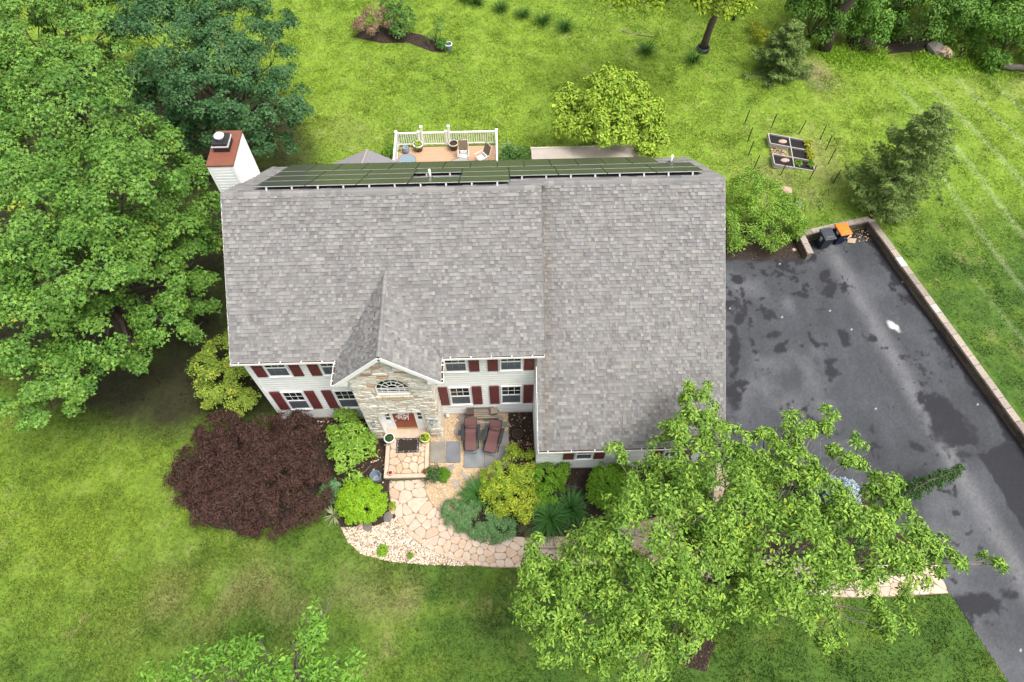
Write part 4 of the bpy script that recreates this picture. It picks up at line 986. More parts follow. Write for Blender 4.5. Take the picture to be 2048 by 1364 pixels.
# ================================================================== TREES AND SHRUBS
LEAF = leafmat('leaf', .16, .5, .2); NEED = leafmat('needle', .1, .6, .2)
def loc_blobs(bl): return [(Zp(px, py, z), r if isinstance(r, tuple) else (r, r, r*.8)) for px, py, z, r in bl]
def tree(name, label, cat, base, blobs, nspray, m, sr, L, Wd, c1, c2, tmpl, seed, trunk_r=.2, fork=None, bark='bark', sub_r=.33, nsub=18, droop=.25, accent=None, acc_p=0., nj=.35, low=-.3, up=.6, group=None, limbs=True, tw=.0, flat=.65, lean=None, jit=.15, dmin=-.45):
    rng = np.random.default_rng(seed); base = np.array(base, float)
    root = empty(name, base, 0, label, cat, group); B = [(np.array(c)-base, np.array(np.broadcast_to(r, (3,)), float)) for c, r in blobs]
    mid = np.mean([c for c, r in B], 0); fk = np.array(fork if fork is not None else (mid[0]*.45, mid[1]*.45, max(.3, mid[2]*.45)))
    tb = MB(); limb((0, 0, -.05), fk, trunk_r*1.25, trunk_r*.8, rng, tb, 7, .10, 9)
    if limbs:
        for c, r in B:
            pth = limb(fk+rng.normal(0, .05, 3)*trunk_r, c-np.array([0, 0, r[2]*.3]), trunk_r*.5, max(.012, trunk_r*.12), rng, tb, 7, .25, 5, .04)
            for q in range(int(4+tw)):
                e = c+rdir(rng, 1, -.1)[0]*r*.92; limb(pth[rng.integers(3, 7)], e, max(.01, trunk_r*.12), .006, rng, tb, 5, .25, 4)
    tb.build('trunk', bark, root, True)
    P, N = crown_sprays(B, nspray, rng, sub_r, nsub, up, low, flat, dmin)
    lf = spray_leaves(P, N, rng, m, sr, L, Wd, c1, c2, jit, droop, nj, accent, acc_p)
    leaves('crown', *lf, tmpl, LEAF, root, 'stuff')
    return root
G_MAP1, G_MAP2 = (.040, .120, .016), (.165, .300, .046)
b = loc_blobs([(130, 250, 8, 3.0), (230, 380, 8.3, 2.3), (60, 430, 8, 2.5), (325, 420, 6, 1.7), (180, 530, 7.3, 2.2), (60, 640, 6, 2.0), (300, 560, 5, 1.4), (330, 640, 4.2, 1.3), (130, 750, 4.5, 1.5), (95, 815, 3.5, 1.1), (385, 500, 4.3, 1.1), (400, 425, 4.5, 1.0), (205, 660, 5, 1.6), (10, 170, 8, 2.4), (285, 290, 6.5, 1.5), (375, 350, 4.6, 1.1), (-60, 560, 7, 2.4), (270, 720, 3.4, .8), (400, 570, 3.2, .9), (420, 600, 2.6, .7), (430, 470, 3.6, .8), (250, 480, 6.5, 1.8), (110, 560, 6.8, 1.8), (390, 650, 2.6, .7), (30, 760, 5, 1.5), (30, 330, 8, 2.2)])
tree('maple_tree', 'large light green maple left of the house, nearest to the front lawn', 'tree', (-7.4, 3.4, 0), b, 6200, 14, .30, .135, .155, G_MAP1, G_MAP2, T_MAPLE, 11, .32, (.3, .6, 3.6), droop=.35, accent=(.30, .33, .03), acc_p=.004, nsub=26, sub_r=.25, flat=.5, dmin=-.05, group='maples left of the house')
b = loc_blobs([(330, 80, 7, 2.6), (470, 60, 7, 2.1), (535, 120, 6, 1.5), (560, 205, 5, 1.4), (480, 200, 6, 1.7), (400, 180, 6.5, 1.8), (592, 222, 4.4, .85), (500, 285, 4, 1.2), (420, 255, 4.5, 1.3), (560, 290, 3, .8), (335, 200, 5.0, 1.4), (400, -20, 7.5, 2.6), (560, 45, 5, 1.0), (440, 120, 7, 1.8), (270, 190, 5, 1.4), (360, 280, 3.5, 1.2), (300, 20, 7, 2)])
tree('maple_tree', 'dense dark green maple behind the chimney', 'tree', (-4.6, 16.6, 0), b, 4700, 14, .28, .13, .15, (.020, .070, .020), (.075, .165, .056), T_MAPLE, 12, .28, (.2, .2, 3), droop=.35, nsub=28, sub_r=.24, flat=.5, dmin=-.05, group='maples left of the house', accent=(.16, .17, .04), acc_p=.004)
b = loc_blobs([(60, 60, 8, 2.6), (185, 90, 7.5, 2.0), (120, -50, 8, 2.8), (245, 150, 6.3, 1.4), (-70, 180, 8, 2.8), (250, 20, 6.5, 1.5), (20, 20, 6.5, 1.7), (40, -40, 7.5, 2.2), (110, 30, 6.5, 1.5), (200, 140, 6, 1.3)])
tree('maple_tree', 'bright green maple in the top left corner', 'tree', (-13.6, 17.5, 0), b, 3000, 14, .30, .14, .16, (.045, .130, .018), (.165, .295, .048), T_MAPLE, 13, .3, (1.4, -1.2, 4.4), droop=.35, nsub=26, sub_r=.25, flat=.5, dmin=-.05, group='maples left of the house')
# foreground tree, lower right
b = loc_blobs([(1190, 1125, 6, 1.35), (1110, 1200, 5.5, 1.2), (1085, 1140, 5.6, .7), (1315, 1090, 7, 1.9), (1440, 1020, 7, 1.8), (1360, 910, 5.6, 1.2), (1400, 815, 5.7, .75), (1395, 770, 5.8, .4), (1300, 960, 5.6, .8), (1335, 1000, 6, 1.3), (1575, 975, 6.4, 1.2), (1600, 860, 5.5, .7), (1655, 840, 5.5, .5), (1700, 905, 5.5, .65), (1775, 958, 5.6, .45), (1700, 1085, 6.5, 1.25), (1800, 1075, 6, .9), (1560, 1110, 7, 1.8), (1570, 1165, 5.5, .7), (1815, 1150, 5.2, .75), (1895, 1125, 5.2, .55), (1985, 1128, 5.2, .38), (1345, 1215, 6, 1.4), (1200, 1255, 5.6, 1.2), (1110, 1290, 5.4, .6), (1265, 1320, 6, .95), (1570, 1205, 5, .8), (1640, 1250, 4.6, .7), (1780, 1230, 4.8, .7), (1500, 940, 5.6, 1.0), (1230, 905, 5.4, .45), (1075, 1095, 5.6, .35), (1640, 1000, 6.2, .9), (1780, 1010, 5.8, .8), (1620, 1085, 6.8, 1.2), (1450, 880, 5.6, .8), (1530, 880, 5.5, .5), (1560, 920, 5.8, .8), (1740, 1110, 6, .9), (1860, 1080, 5.6, .6), (1380, 860, 5.7, .8), (1720, 1180, 5.2, .6), (1500, 1180, 5.6, .9), (1440, 1130, 6.8, 1.4), (1260, 1180, 6.2, 1.4), (1170, 1170, 5.8, 1.2)])
tree('shade_tree', 'bright green broadleaf tree in the right foreground overhanging path and driveway', 'tree', (16.95, -9.95, 0), b, 11000, 7, .15, .145, .060, (.068, .165, .017), (.265, .415, .060), T_OVAL, 14, .13, (.45, 1.6, 3.6), 'bark_grey', droop=.45, nsub=22, sub_r=.25, flat=.6, dmin=-.15, nj=.4, tw=0, accent=(.28, .38, .04), acc_p=.02, low=-.45)
# branch tips at the bottom edge
b = loc_blobs([(645, 1225, 7.6, .40), (620, 1265, 7.5, .55), (545, 1320, 7.4, .75), (590, 1345, 7.4, .7), (455, 1310, 7.0, .55), (400, 1350, 7.0, .8), (320, 1375, 6.8, .7), (670, 1345, 7.0, .65), (550, 1430, 7.2, 1.3), (450, 1400, 7, .9), (640, 1400, 7, .9)])
tree('ash_tree', 'thin topped tree whose twigs poke in at the bottom edge', 'tree', (3.2, -13.6, 0), b, 620, 7, .20, .16, .065, (.075, .185, .020), (.160, .320, .035), T_OVAL, 15, .14, (.2, 1.0, 5.2), 'bark_grey', droop=.4, nsub=9, sub_r=.40, nj=.3, tw=5)
# magnolia behind the patio canopy
b = loc_blobs([(1210, 200, 4.2, 1.6), (1150, 240, 3.4, 1.25), (1270, 225, 3.8, 1.4), (1290, 265, 3, 1.2), (1215, 255, 3.8, 1.4), (1205, 160, 5.0, .8), (1310, 285, 2.4, .8), (1130, 205, 3.2, .9), (1265, 175, 4.2, .8)])
tree('magnolia_tree', 'round lime green tree behind the tan patio canopy', 'tree', (15.9, 17.4, 0), b, 2300, 7, .22, .21, .10, (.150, .265, .022), (.340, .450, .050), T_OVAL, 16, .14, (0, -.1, 1.6), 'bark_grey', droop=.5, nsub=16, sub_r=.33, up=.4)
# trees at the top
g0 = gp(1405, 100)
b = loc_blobs([(1215, -12, 7.0, .9), (1290, -8, 7.2, .9), (1370, -45, 7.6, 1.6), (1455, -6, 6.8, 1.0), (1420, -90, 8.5, 2.2), (1300, -90, 8.5, 2.0), (1250, 0, 6.6, .5), (1275, 14, 6.5, .4), (1330, 2, 6.8, .5), (1225, 8, 6.8, .5), (1480, 12, 6.6, .6), (1448, 26, 6.4, .45), (1405, 5, 6.9, .5)])
tree('oak_tree', 'slender tree with dark trunk and yellow green leaves at top centre', 'tree', g0, b, 1500, 8, .24, .21, .10, (.16, .27, .015), (.29, .38, .03), T_OVAL, 17, .20, (.3, -.4, 6.0), droop=.5, nsub=12)
tb = MB(); tb.lathe([(.34, 0), (.42, .0), (.43, .28), (.33, .3), (.33, .05)], 14, ring=True); o = tb.build('tree_guard', 'black_plastic', None, True); o.location = g0+np.array([0, -.05, .0]); tag(o, 'black ring guard around the foot of the slender top tree', 'tree guard')
g1 = gp(1648, 100)
b = [(g1+np.array([.6, -.5, 11]), (3.4, 3.4, 2.6)), (g1+np.array([-1.5, 1.5, 11.5]), (3, 3, 2.4)), (g1+np.array([2.5, 2, 11]), (3, 3, 2.2))]
tree('oak_tree', 'thick dark leaning trunk standing before the hedge at top right', 'tree', g1, b, 900, 8, .35, .25, .14, (.05, .14, .015), (.11, .22, .03), T_OVAL, 18, .34, (.15, -.1, 8.4), droop=.4, nsub=14)
g2 = gp(1466, 40)
b = [(g2+np.array([0, 1.5, 7]), (2.2, 2.2, 1.8)), (g2+np.array([1, .5, 7.6]), (1.8, 1.8, 1.5))]
tree('young_tree', 'thin dark trunk in shade between the two top trees', 'tree', g2, b, 350, 8, .3, .2, .1, (.06, .15, .02), (.12, .24, .03), T_OVAL, 19, .10, (.1, .2, 5.0), droop=.4)

def shrub(name, label, cat, bl, n, m, sr, L, Wd, c1, c2, tmpl, seed, group=None, stems=7, sub_r=.3, nsub=14, droop=.3, accent=None, acc_p=0., nj=.4, low=-.15, up=.5, flat=.8, stem_mat='bark', jit=.18, base=None):
    rng = np.random.default_rng(seed); blobs = loc_blobs(bl) if not isinstance(bl[0][0], np.ndarray) else bl
    c0 = np.mean([c for c, r in blobs], 0) if base is None else np.array(base, float); gz = float(hgt(c0[0], c0[1])); base = np.array([c0[0], c0[1], gz])
    root = empty(name, base, 0, label, cat, group); B = [(np.array(c)-base, np.array(np.broadcast_to(r, (3,)), float)) for c, r in blobs]
    sb = MB()
    for k in range(stems):
        c, r = B[k % len(B)]; limb((rng.normal(0, .06), rng.normal(0, .06), -.03), c+rdir(rng, 1, 0)[0]*r*.75, .022+.012*np.mean(r), .006, rng, sb, 6, .25, 5)
    sb.build('stems', stem_mat, root, True)
    P, N = crown_sprays(B, n, rng, sub_r, nsub, up, low, flat); k = P[:, 2] > .03; P, N = P[k], N[k]
    lf = spray_leaves(P, N, rng, m, sr, L, Wd, c1, c2, jit, droop, nj, accent, acc_p)
    leaves('foliage', *lf, tmpl, LEAF, root, 'stuff'); return root
# hedge at the top right
HB = [(1640, 22, 2.0, (2.1, 1.5, 1.8)), (1752, 16, 2.0, (2.2, 1.7, 1.9)), (1868, 26, 1.9, (2.2, 1.8, 1.9)), (1962, 5, 2.0, (2.3, 2.0, 1.9)), (2028, 66, 1.7, (2.1, 1.9, 1.8)), (1700, -20, 2.2, (2.4, 2, 2)), (1830, -30, 2.2, (2.4, 2, 2)), (2060, -20, 2.2, (2.4, 2, 2.2))]
HL = ['leafy shrub left of the thick leaning trunk in the top right hedge', 'leafy shrub just right of the thick leaning trunk in the hedge', 'dark leafy hedge shrub above the brown earth bank', 'loose hedge shrub in the back row near the top right corner', 'big rounded hedge shrub at the right edge above the log', 'hedge shrub behind the thick leaning trunk at the top edge', 'hedge shrub of the back row above the earth bank', 'hedge shrub cut off by the top right corner']
for i, (h, lb) in enumerate(zip(HB, HL)):
    dk = (.8, 1, .75, 1.05, .95, .85, .8, .9)[i]
    h = (h[0], h[1]+6, h[2]-.25, tuple(np.array(h[3])*1.22)); shrub('hedge_shrub', lb, 'shrub', [h], 950, 8, .26, .18, .10, tuple(np.array((.065, .175, .022))*dk), tuple(np.array((.160, .300, .040))*dk), T_OVAL, 40+i, 'hedge shrubs at the top right', sub_r=.26, nsub=34, nj=.45, low=-.6)
shrub('bush', 'yellow leaved small bush behind the dark conifer at top', 'shrub', [(1522, 72, .5, .6), (1510, 52, .5, .4)], 120, 7, .15, .12, .07, (.17, .25, .012), (.34, .33, .02), T_OVAL, 50)
shrub('bush', 'brambly green bush below the right hedge beside the rocks', 'shrub', [(1925, 95, .4, .7), (1900, 105, .3, .5), (1960, 110, .3, .6)], 170, 6, .18, .12, .06, (.09, .18, .02), (.17, .26, .03), T_OVAL, 51)
shrub('shrub', 'wide feathery green shrub beside the right roof edge and the bins', 'shrub', [(1500, 375, 1.6, 1.0), (1485, 450, 1.2, 1.15), (1560, 445, 1.2, 1.1), (1592, 425, 1.0, .75), (1535, 400, 1.6, 1.15), (1475, 490, .7, .6), (1540, 485, .6, .6), (1600, 455, .7, .5)], 1500, 9, .20, .13, .05, (.080, .195, .020), (.245, .385, .045), T_DIA, 52, nsub=18)
# left corner and front beds
shrub('andromeda_shrub', 'yellow green evergreen shrub at the left front corner of the house', 'shrub', [(440, 765, 1.2, 1.0), (490, 805, .9, .75), (445, 705, 1.5, .85), (415, 735, 1.2, .8), (480, 755, 1.3, .7), (420, 790, .8, .6), (470, 680, 1.6, .5)], 1100, 9, .13, .11, .045, (.130, .215, .026), (.290, .385, .055), T_OVAL, 53, nsub=20, accent=(.40, .44, .06), acc_p=.12)
shrub('rhododendron', 'glossy bright green rhododendron left of the front stoop', 'shrub', [(700, 868, .95, .75), (688, 915, .75, .62), (722, 895, .8, .6), (705, 955, .45, .38), (672, 870, .8, .5), (690, 830, .8, .45), (735, 885, .6, .4)], 420, 7, .11, .17, .065, (.100, .230, .022), (.280, .430, .060), T_OVAL, 54, droop=.15, nj=.25, stems=14)
shrub('globe_shrub', 'round clipped lime green shrub left of the curving path', 'shrub', [(722, 1003, .62, (1.02, .93, .62))], 1800, 8, .07, .08, .042, (.150, .300, .012), (.260, .440, .02), T_OVAL, 55, sub_r=.12, nsub=230, low=-.05)
shrub('globe_shrub', 'large clipped green globe shrub in front of the garage wall', 'shrub', [(1228, 975, .85, (1.12, 1.0, .85))], 1900, 8, .08, .09, .042, (.095, .225, .014), (.190, .350, .025), T_OVAL, 56, sub_r=.13, nsub=220, low=-.1)
shrub('laceleaf_maple', 'broad dark maroon laceleaf maple mound on the front lawn', 'tree', [(430, 935, 1.1, (1.9, 1.6, .95)), (560, 930, 1.3, (1.9, 1.7, 1.0)), (500, 905, 1.4, (2.1, 1.6, .95)), (560, 1010, .85, (1.8, 1.2, .8)), (440, 1010, .8, (1.2, 1.0, .75)), (390, 960, .8, (1.0, 1.2, .75)), (630, 980, .8, (.75, 1.0, .7)), (440, 860, .9, (1.2, .8, .8)), (590, 860, 1.0, (1.2, .8, .8)), (480, 960, .9, (2.2, 1.6, .8)), (520, 1040, .6, (1.2, .7, .55)), (540, 960, 1.2, (1.5, 1.2, .8))], 8600, 8, .16, .15, .032, (.058, .030, .025), (.098, .048, .038), T_DIA, 57, sub_r=.21, nsub=48, droop=.7, nj=.5, stems=16, flat=.7, accent=(.06, .055, .022), acc_p=.06)
tb = MB(); rng = np.random.default_rng(3); g = Zp(448, 1025, .75)
for k in range(9): limb(g-np.array([0, 0, .35]), g+rng.normal(0, 1, 3)*np.array([.22, .2, .12])+np.array([0, 0, .12]), .018, .006, rng, tb, 5, .2, 4)
o = tb.build('dead_branch', 'bark_grey', None, True); tag(o, 'bare pale dead twigs sticking out of the maroon maple', 'branch')
shrub('hosta', 'blue green crinkled hosta between maroon maple and lime globe', 'plant', [(662, 972, .25, .28), (676, 990, .2, .25)], 60, 6, .10, .2, .15, (.075, .165, .065), (.13, .24, .10), T_OVAL, 58, stems=3)
shrub('spirea', 'yellow green spirea behind the lounge chairs end of the patio', 'shrub', [(1040, 922, .7, .72), (1012, 948, .6, .68), (1050, 958, .6, .62), (998, 975, .5, .58), (975, 960, .4, .4)], 1100, 8, .09, .075, .035, (.125, .215, .020), (.280, .400, .035), T_OVAL, 59, accent=(.42, .46, .04), acc_p=.15)
shrub('spirea', 'golden spirea with pink flower heads above the front daylilies', 'shrub', [(1030, 1003, .55, .66), (1000, 1008, .45, .56), (1048, 1022, .45, .5), (1015, 985, .6, .62), (985, 985, .45, .5), (1060, 1000, .5, .45)], 1000, 8, .09, .075, .035, (.135, .225, .018), (.300, .400, .030), T_OVAL, 60, accent=(.46, .50, .05), acc_p=.25)
shrub('groundcover', 'grey green spreading mat along the inside of the path', 'plant', [(922, 1030, .3, (.72, .6, .34)), (965, 1042, .32, (.85, .65, .36)), (1000, 1056, .3, (.7, .55, .34)), (905, 1022, .25, (.5, .5, .3)), (975, 1066, .22, (.75, .42, .3)), (940, 1015, .25, (.5, .4, .3))], 2300, 8, .09, .075, .03, (.075, .170, .055), (.165, .290, .110), T_DIA, 61, stems=3, sub_r=.25, nsub=20)
shrub('groundcover', 'dull olive low cover between the daylily clumps', 'plant', [(1055, 1058, .12, (.45, .3, .18)), (1130, 1062, .12, (.4, .25, .16))], 220, 7, .08, .06, .03, (.06, .08, .03), (.10, .12, .05), T_DIA, 62, stems=2)
shrub('azalea', 'mid green azalea below the left end of the garage wall', 'shrub', [(1092, 950, .6, .6), (1097, 985, .5, .52), (1118, 945, .5, .48), (1085, 1003, .35, .4), (1130, 965, .4, .35)], 800, 8, .09, .085, .04, (.075, .19, .014), (.165, .315, .022), T_OVAL, 63)
tb = MB(); rng = np.random.default_rng(5); g = Zp(1125, 975)
for k in range(14): limb(g+np.array([rng.normal(0, .2), rng.normal(0, .12), 0]), g+np.array([rng.uniform(-.3, .75), rng.uniform(-.3, .3), rng.uniform(.3, .6)]), .014, .005, rng, tb, 6, .3, 4)
o = tb.build('bare_shrub', 'bark_grey', None, True); tag(o, 'leafless grey brown twiggy shrub between azalea and clipped globe', 'shrub')
shrub('rose_bush', 'small dark leaved rose bush at the right corner of the stoop', 'plant', [(868, 945, .3, .3), (862, 960, .25, .25)], 110, 6, .09, .07, .045, (.03, .075, .022), (.07, .14, .035), T_OVAL, 64)
shrub('moss_mound', 'smooth bright green mound right of the rose bush', 'plant', [(886, 951, .12, (.33, .33, .2))], 900, 7, .04, .05, .012, (.085, .20, .01), (.13, .28, .015), T_DIA, 65, stems=2, sub_r=.18, nsub=40, low=0)
shrub('small_plant', 'small lime tuft growing in the pebble bed', 'plant', [(765, 1100, .1, .18)], 30, 6, .08, .09, .06, (.14, .27, .01), (.2, .36, .02), T_OVAL, 66, stems=2)
shrub('small_plant', 'tiny green weed in the pebbles right of the lime tuft', 'plant', [(820, 1111, .06, .09)], 12, 5, .05, .06, .04, (.1, .2, .01), (.16, .28, .02), T_OVAL, 67, stems=2)
shrub('small_plant', 'little yellow green plant at the left path edge by the rocks', 'plant', [(785, 1012, .1, .13)], 20, 6, .06, .08, .05, (.18, .24, .02), (.24, .32, .03), T_OVAL, 68, stems=2)
shrub('island_shrub', 'low green shrubs under the foreground tree beside the blue spruce', 'shrub', [(1560, 1010, .6, .7), (1620, 970, .6, .6), (1480, 1060, .5, .6), (1700, 1080, .6, .6), (1760, 1050, .6, .6)], 700, 8, .12, .10, .05, (.05, .14, .02), (.11, .22, .03), T_OVAL, 69)
shrub('side_shrub', 'shaded green shrub half hidden behind the foreground tree by the garage', 'shrub', [(1330, 950, .6, .7), (1400, 960, .5, .6)], 500, 8, .12, .10, .05, (.05, .15, .02), (.11, .23, .03), T_OVAL, 70)
# back bed
shrub('spirea', 'pinkish brown spirea at the left end of the back lawn bed', 'shrub', [(747, 46, .7, 1.15), (730, 60, .6, .9), (772, 40, .7, .9)], 520, 8, .12, .09, .05, (.14, .13, .04), (.27, .17, .12), T_OVAL, 71, accent=(.34, .18, .16), acc_p=.3)
shrub('lilac_bush', 'upright green lilac in the back lawn bed', 'shrub', [(800, 45, .8, .75), (805, 22, 1.3, .6), (785, 30, 1.1, .6), (800, 62, .5, .65), (775, 10, 1.5, .45), (812, 40, .9, .7)], 420, 8, .14, .12, .07, (.05, .13, .025), (.11, .21, .04), T_OVAL, 72, stems=14)
shrub('sapling', 'thin sparse sapling at the right part of the back bed', 'plant', [(880, 50, 1.2, .45), (870, 65, .8, .3), (862, 75, .4, .3)], 60, 5, .12, .09, .04, (.07, .16, .03), (.12, .22, .04), T_OVAL, 73)
shrub('garden_plants', 'low green perennials beside the deck and canopy', 'plant', [(1030, 305, .4, .6), (1050, 312, .4, .5), (1010, 312, .3, .4)], 200, 7, .14, .14, .04, (.06, .15, .03), (.12, .24, .05), T_OVAL, 74)
shrub('deck_shrub', 'green shrub left of the deck corner post', 'shrub', [(785, 305, .5, .5), (775, 312, .4, .4)], 150, 7, .13, .11, .06, (.09, .2, .02), (.17, .3, .03), T_OVAL, 75)
# daylily clumps, ornamental grasses
def clump(name, label, cat, base, n, L, Wd, c1, c2, seed, group=None, spread=.25, el=(35, 80), arch=.5):
    rng = np.random.default_rng(seed); base = np.array(base, float); root = empty(name, base, 0, label, cat, group)
    a = rng.uniform(0, 6.28, n); e = np.radians(rng.uniform(el[0], el[1], n)); ll = L*rng.uniform(.65, 1.15, n); k = 5; V = []; F = []; C = []
    for i in range(n):
        d = np.array([math.cos(a[i]), math.sin(a[i])]); p = np.array([*(d*rng.uniform(0, spread*.4)), 0.]); sd_ = np.array([-d[1], d[0], 0]); ang = e[i]; col = (np.array(c1)+(np.array(c2)-np.array(c1))*rng.random())*rng.uniform(.85, 1.15); o = len(V)
        for j in range(k):
            t = j/(k-1); w = Wd*(1-t**2)*.5+.001; V += [p-sd_*w, p+sd_*w]; C += [col, col]
            st = ll[i]/(k-1); p = p+np.array([*(d*math.cos(ang)*st), math.sin(ang)*st]); ang -= arch*rng.uniform(.7, 1.3)
            p[2] = max(p[2], .02)
        F += [(o+2*j, o+2*j+1, o+2*j+3, o+2*j+2) for j in range(k-1)]
    q = grid_mesh('blades', np.array(V), np.array(F), np.array(C), LEAF, root); q['kind'] = 'stuff'; return root
for i, (px, py, lb) in enumerate(((955, 990, 'dark green daylily clump nearest the gravel court'), (1100, 1040, 'large dark green daylily clump at the path edge'), (1140, 1018, 'daylily clump tucked behind the larger one beside the tree'))):
    clump('daylily', lb, 'plant', Zp(px, py), 280, (.95, 1.2, 1.05)[i], .04, (.030, .105, .020), (.075, .195, .040), 80+i, 'daylily clumps in the front bed', .4, (30, 88), .42)
clump('ribbon_grass', 'small striped pale grass tuft below the lime globe', 'plant', Zp(668, 1030), 60, .45, .03, (.18, .24, .08), (.42, .44, .24), 84, None, .2, (15, 75), .3)
for i, (px, py, s_, lb) in enumerate(((953, 8, 1., 'cut off at the top edge'), (1002, 20, .95, 'second from the left in the row'), (1045, 32, .8, 'smallest, in the middle of the row'), (1086, 47, 1.05, 'fourth from the left in the row'), (1130, 60, 1.2, 'right end of the row'), (1293, 106, 1.1, 'alone left of the slender tree'), (1386, 122, 1.0, 'at the foot of the slender tree'), (930, 0, .8, 'barely showing at the top edge'))):
    clump('grass_tuft', 'dark ornamental grass tuft on the back lawn, '+lb, 'grass tuft', gp(px, py), 150, .95*s_, .03, (.028, .085, .010), (.070, .155, .018), 90+i, 'ornamental grass tufts on the back lawn', .7, (35, 88), .35)
clump('ornamental_grass', 'pale blue green grass clump right of the deck', 'grass tuft', gp(1018, 312), 120, .9, .03, (.09, .18, .08), (.2, .3, .16), 99, None, .4, (35, 85), .35)

# conifers
def conifer(name, label, base, h, r, nwh, c1, c2, seed, droop=.25, L=.16, Wd=.035, dens=1., z0=.3, power=.9, lean=(0, 0), up_tip=.1, per=7):
    rng = np.random.default_rng(seed); base = np.array(base, float); root = empty(name, base, 0, label, 'tree'); tb = MB()
    ln = np.array([lean[0], lean[1], 0.]); tb.tube([np.array([0, 0, h*t])+ln*t*h for t in np.linspace(0, .98, 8)], np.linspace(.035*h**.7+.02, .01, 8), 7)
    P, Dr, N = [], [], []
    for w in range(nwh):
        t = z0/h+(1-z0/h)*((w+.5)/nwh)**.95; nb = rng.integers(per-1, per+2); a0 = rng.uniform(0, 6.28)
        for k in range(nb):
            a = a0+6.283*k/nb+rng.normal(0, .2); ll = r*(1-t)**power*rng.uniform(.55, 1.22)+.15; d = np.array([math.cos(a), math.sin(a), 0.]); sd_ = np.array([-d[1], d[0], 0.])
            q0 = np.array([0, 0, h*t])+ln*t*h; ts = np.linspace(0, 1, 6); pth = q0+d*ll*ts[:, None]+np.array([0, 0, 1.])*(-droop*ll*np.sin(ts*1.9)+up_tip*ll*ts**3)[:, None]
            tb.tube(pth, np.linspace(.012+.006*ll, .004, 6), 4, cap=False)
            n = int((26*ll/L*.28+8)*dens); u = rng.uniform(.12, 1, n); bp = np.stack([np.interp(u, ts, pth[:, i]) for i in range(3)], 1)
            side = rng.uniform(-1, 1, n); reach = side*(1-u*.75)*ll*.42; pos = bp+sd_*reach[:, None]-np.array([0, 0, 1.])*np.abs(reach)[:, None]*.25+d*(np.abs(reach)*.35)[:, None]+rng.normal(0, .02, (n, 3))
            for q in range(4):
                P.append(pos+rng.normal(0, .025, (n, 3))); dd = d*rng.uniform(.3, 1, (n, 1))+sd_*(np.sign(side)*rng.uniform(.2, 1.0, n))[:, None]+rng.normal(0, .35, (n, 3))*[1, 1, .6]; dd[:, 2] -= rng.uniform(0, droop*1.6, n); Dr.append(dd); N.append(np.array([0, 0, 1.])+rng.normal(0, .4, (n, 3)))
    tb.build('trunk', 'bark', root, True)
    P, Dr, N = np.concatenate(P), np.concatenate(Dr), np.concatenate(N); k = P[:, 2] > .03; P, Dr, N = P[k], Dr[k], N[k]; n = len(P)
    u = rng.random((n, 1)); col = (np.array(c1)*(1-u)+np.array(c2)*u)*rng.uniform(.8, 1.2, (n, 1))
    leaves('crown', P, Dr, N, L*rng.uniform(.7, 1.3, n), Wd*rng.uniform(.8, 1.3, n), col, T_DIA, NEED, root, 'stuff'); return root
sb_ = gp(1737, 425); conifer('spruce_tree', 'tall dark green spruce behind the driveway wall corner', sb_+np.array([.85, .75, 0]), 6.4, 2.85, 12, (.085, .150, .032), (.230, .325, .080), 101, .36, .19, .036, 1.15, .35, .62, up_tip=.2)
conifer('hemlock_tree', 'broad grey green conifer on the lawn below the top trees', gp(1553, 145), 3.6, 2.15, 12, (.095, .165, .038), (.240, .340, .090), 102, .3, .18, .038, 1.4, .15, .7)
conifer('blue_spruce', 'small silvery blue spruce showing through the foreground tree', Zp(1668, 1000), 1.7, .72, 11, (.20, .27, .30), (.38, .45, .50), 103, .05, .12, .04, 1.0, .1, .7)
# weeping conifer leaning over the drive
rng = np.random.default_rng(104); wb = gp(1772, 1010); root = empty('weeping_conifer', wb, 0, 'weeping dark green conifer arching over the driveway', 'tree')
tip = Zp(1925, 934, 1.35)-wb; ts = np.linspace(0, 1, 12)[:, None]; stem = tip*ts+np.array([0, 0, 1.])*(1.35*np.sin(ts*2.2)*.6)+rng.normal(0, .03, (12, 3)); stem[:, 2] = np.linspace(0, 1, 12)*0+np.interp(ts[:, 0], [0, .2, .5, .8, 1], [0, 1.15, 1.6, 1.5, 1.35])
tb = MB(); tb.tube(stem, np.linspace(.06, .012, 12), 6)
P, Dr = [], []
for k in range(330):
    u = rng.uniform(.03, 1)**1.0; q = np.array([np.interp(u, ts[:, 0], stem[:, i]) for i in range(3)]); ln_ = rng.uniform(.15, .85)*(1.15-u)+.08; dv = np.array([rng.normal(0, .6), rng.normal(0, .6), -1.]); dv /= np.linalg.norm(dv)
    n = int(60*ln_)+10; s_ = rng.uniform(0, ln_, n); pos = q+dv*s_[:, None]+rng.normal(0, .03, (n, 3)); P.append(pos); Dr.append(dv+rng.normal(0, .7, (n, 3)))
P = np.concatenate(P); Dr = np.concatenate(Dr); k = P[:, 2] > .02; P, Dr = P[k], Dr[k]; n = len(P)
tb.build('trunk', 'bark', root, True); leaves('crown', P, Dr, rdir(rng, n), rng.uniform(.08, .15, n), rng.uniform(.025, .04, n), (np.array((.03, .08, .02))+rng.random((n, 1))*np.array((.06, .09, .03))), T_DIA, NEED, root, 'stuff')

# ================================================================== OBJECTS
rng = np.random.default_rng(200)
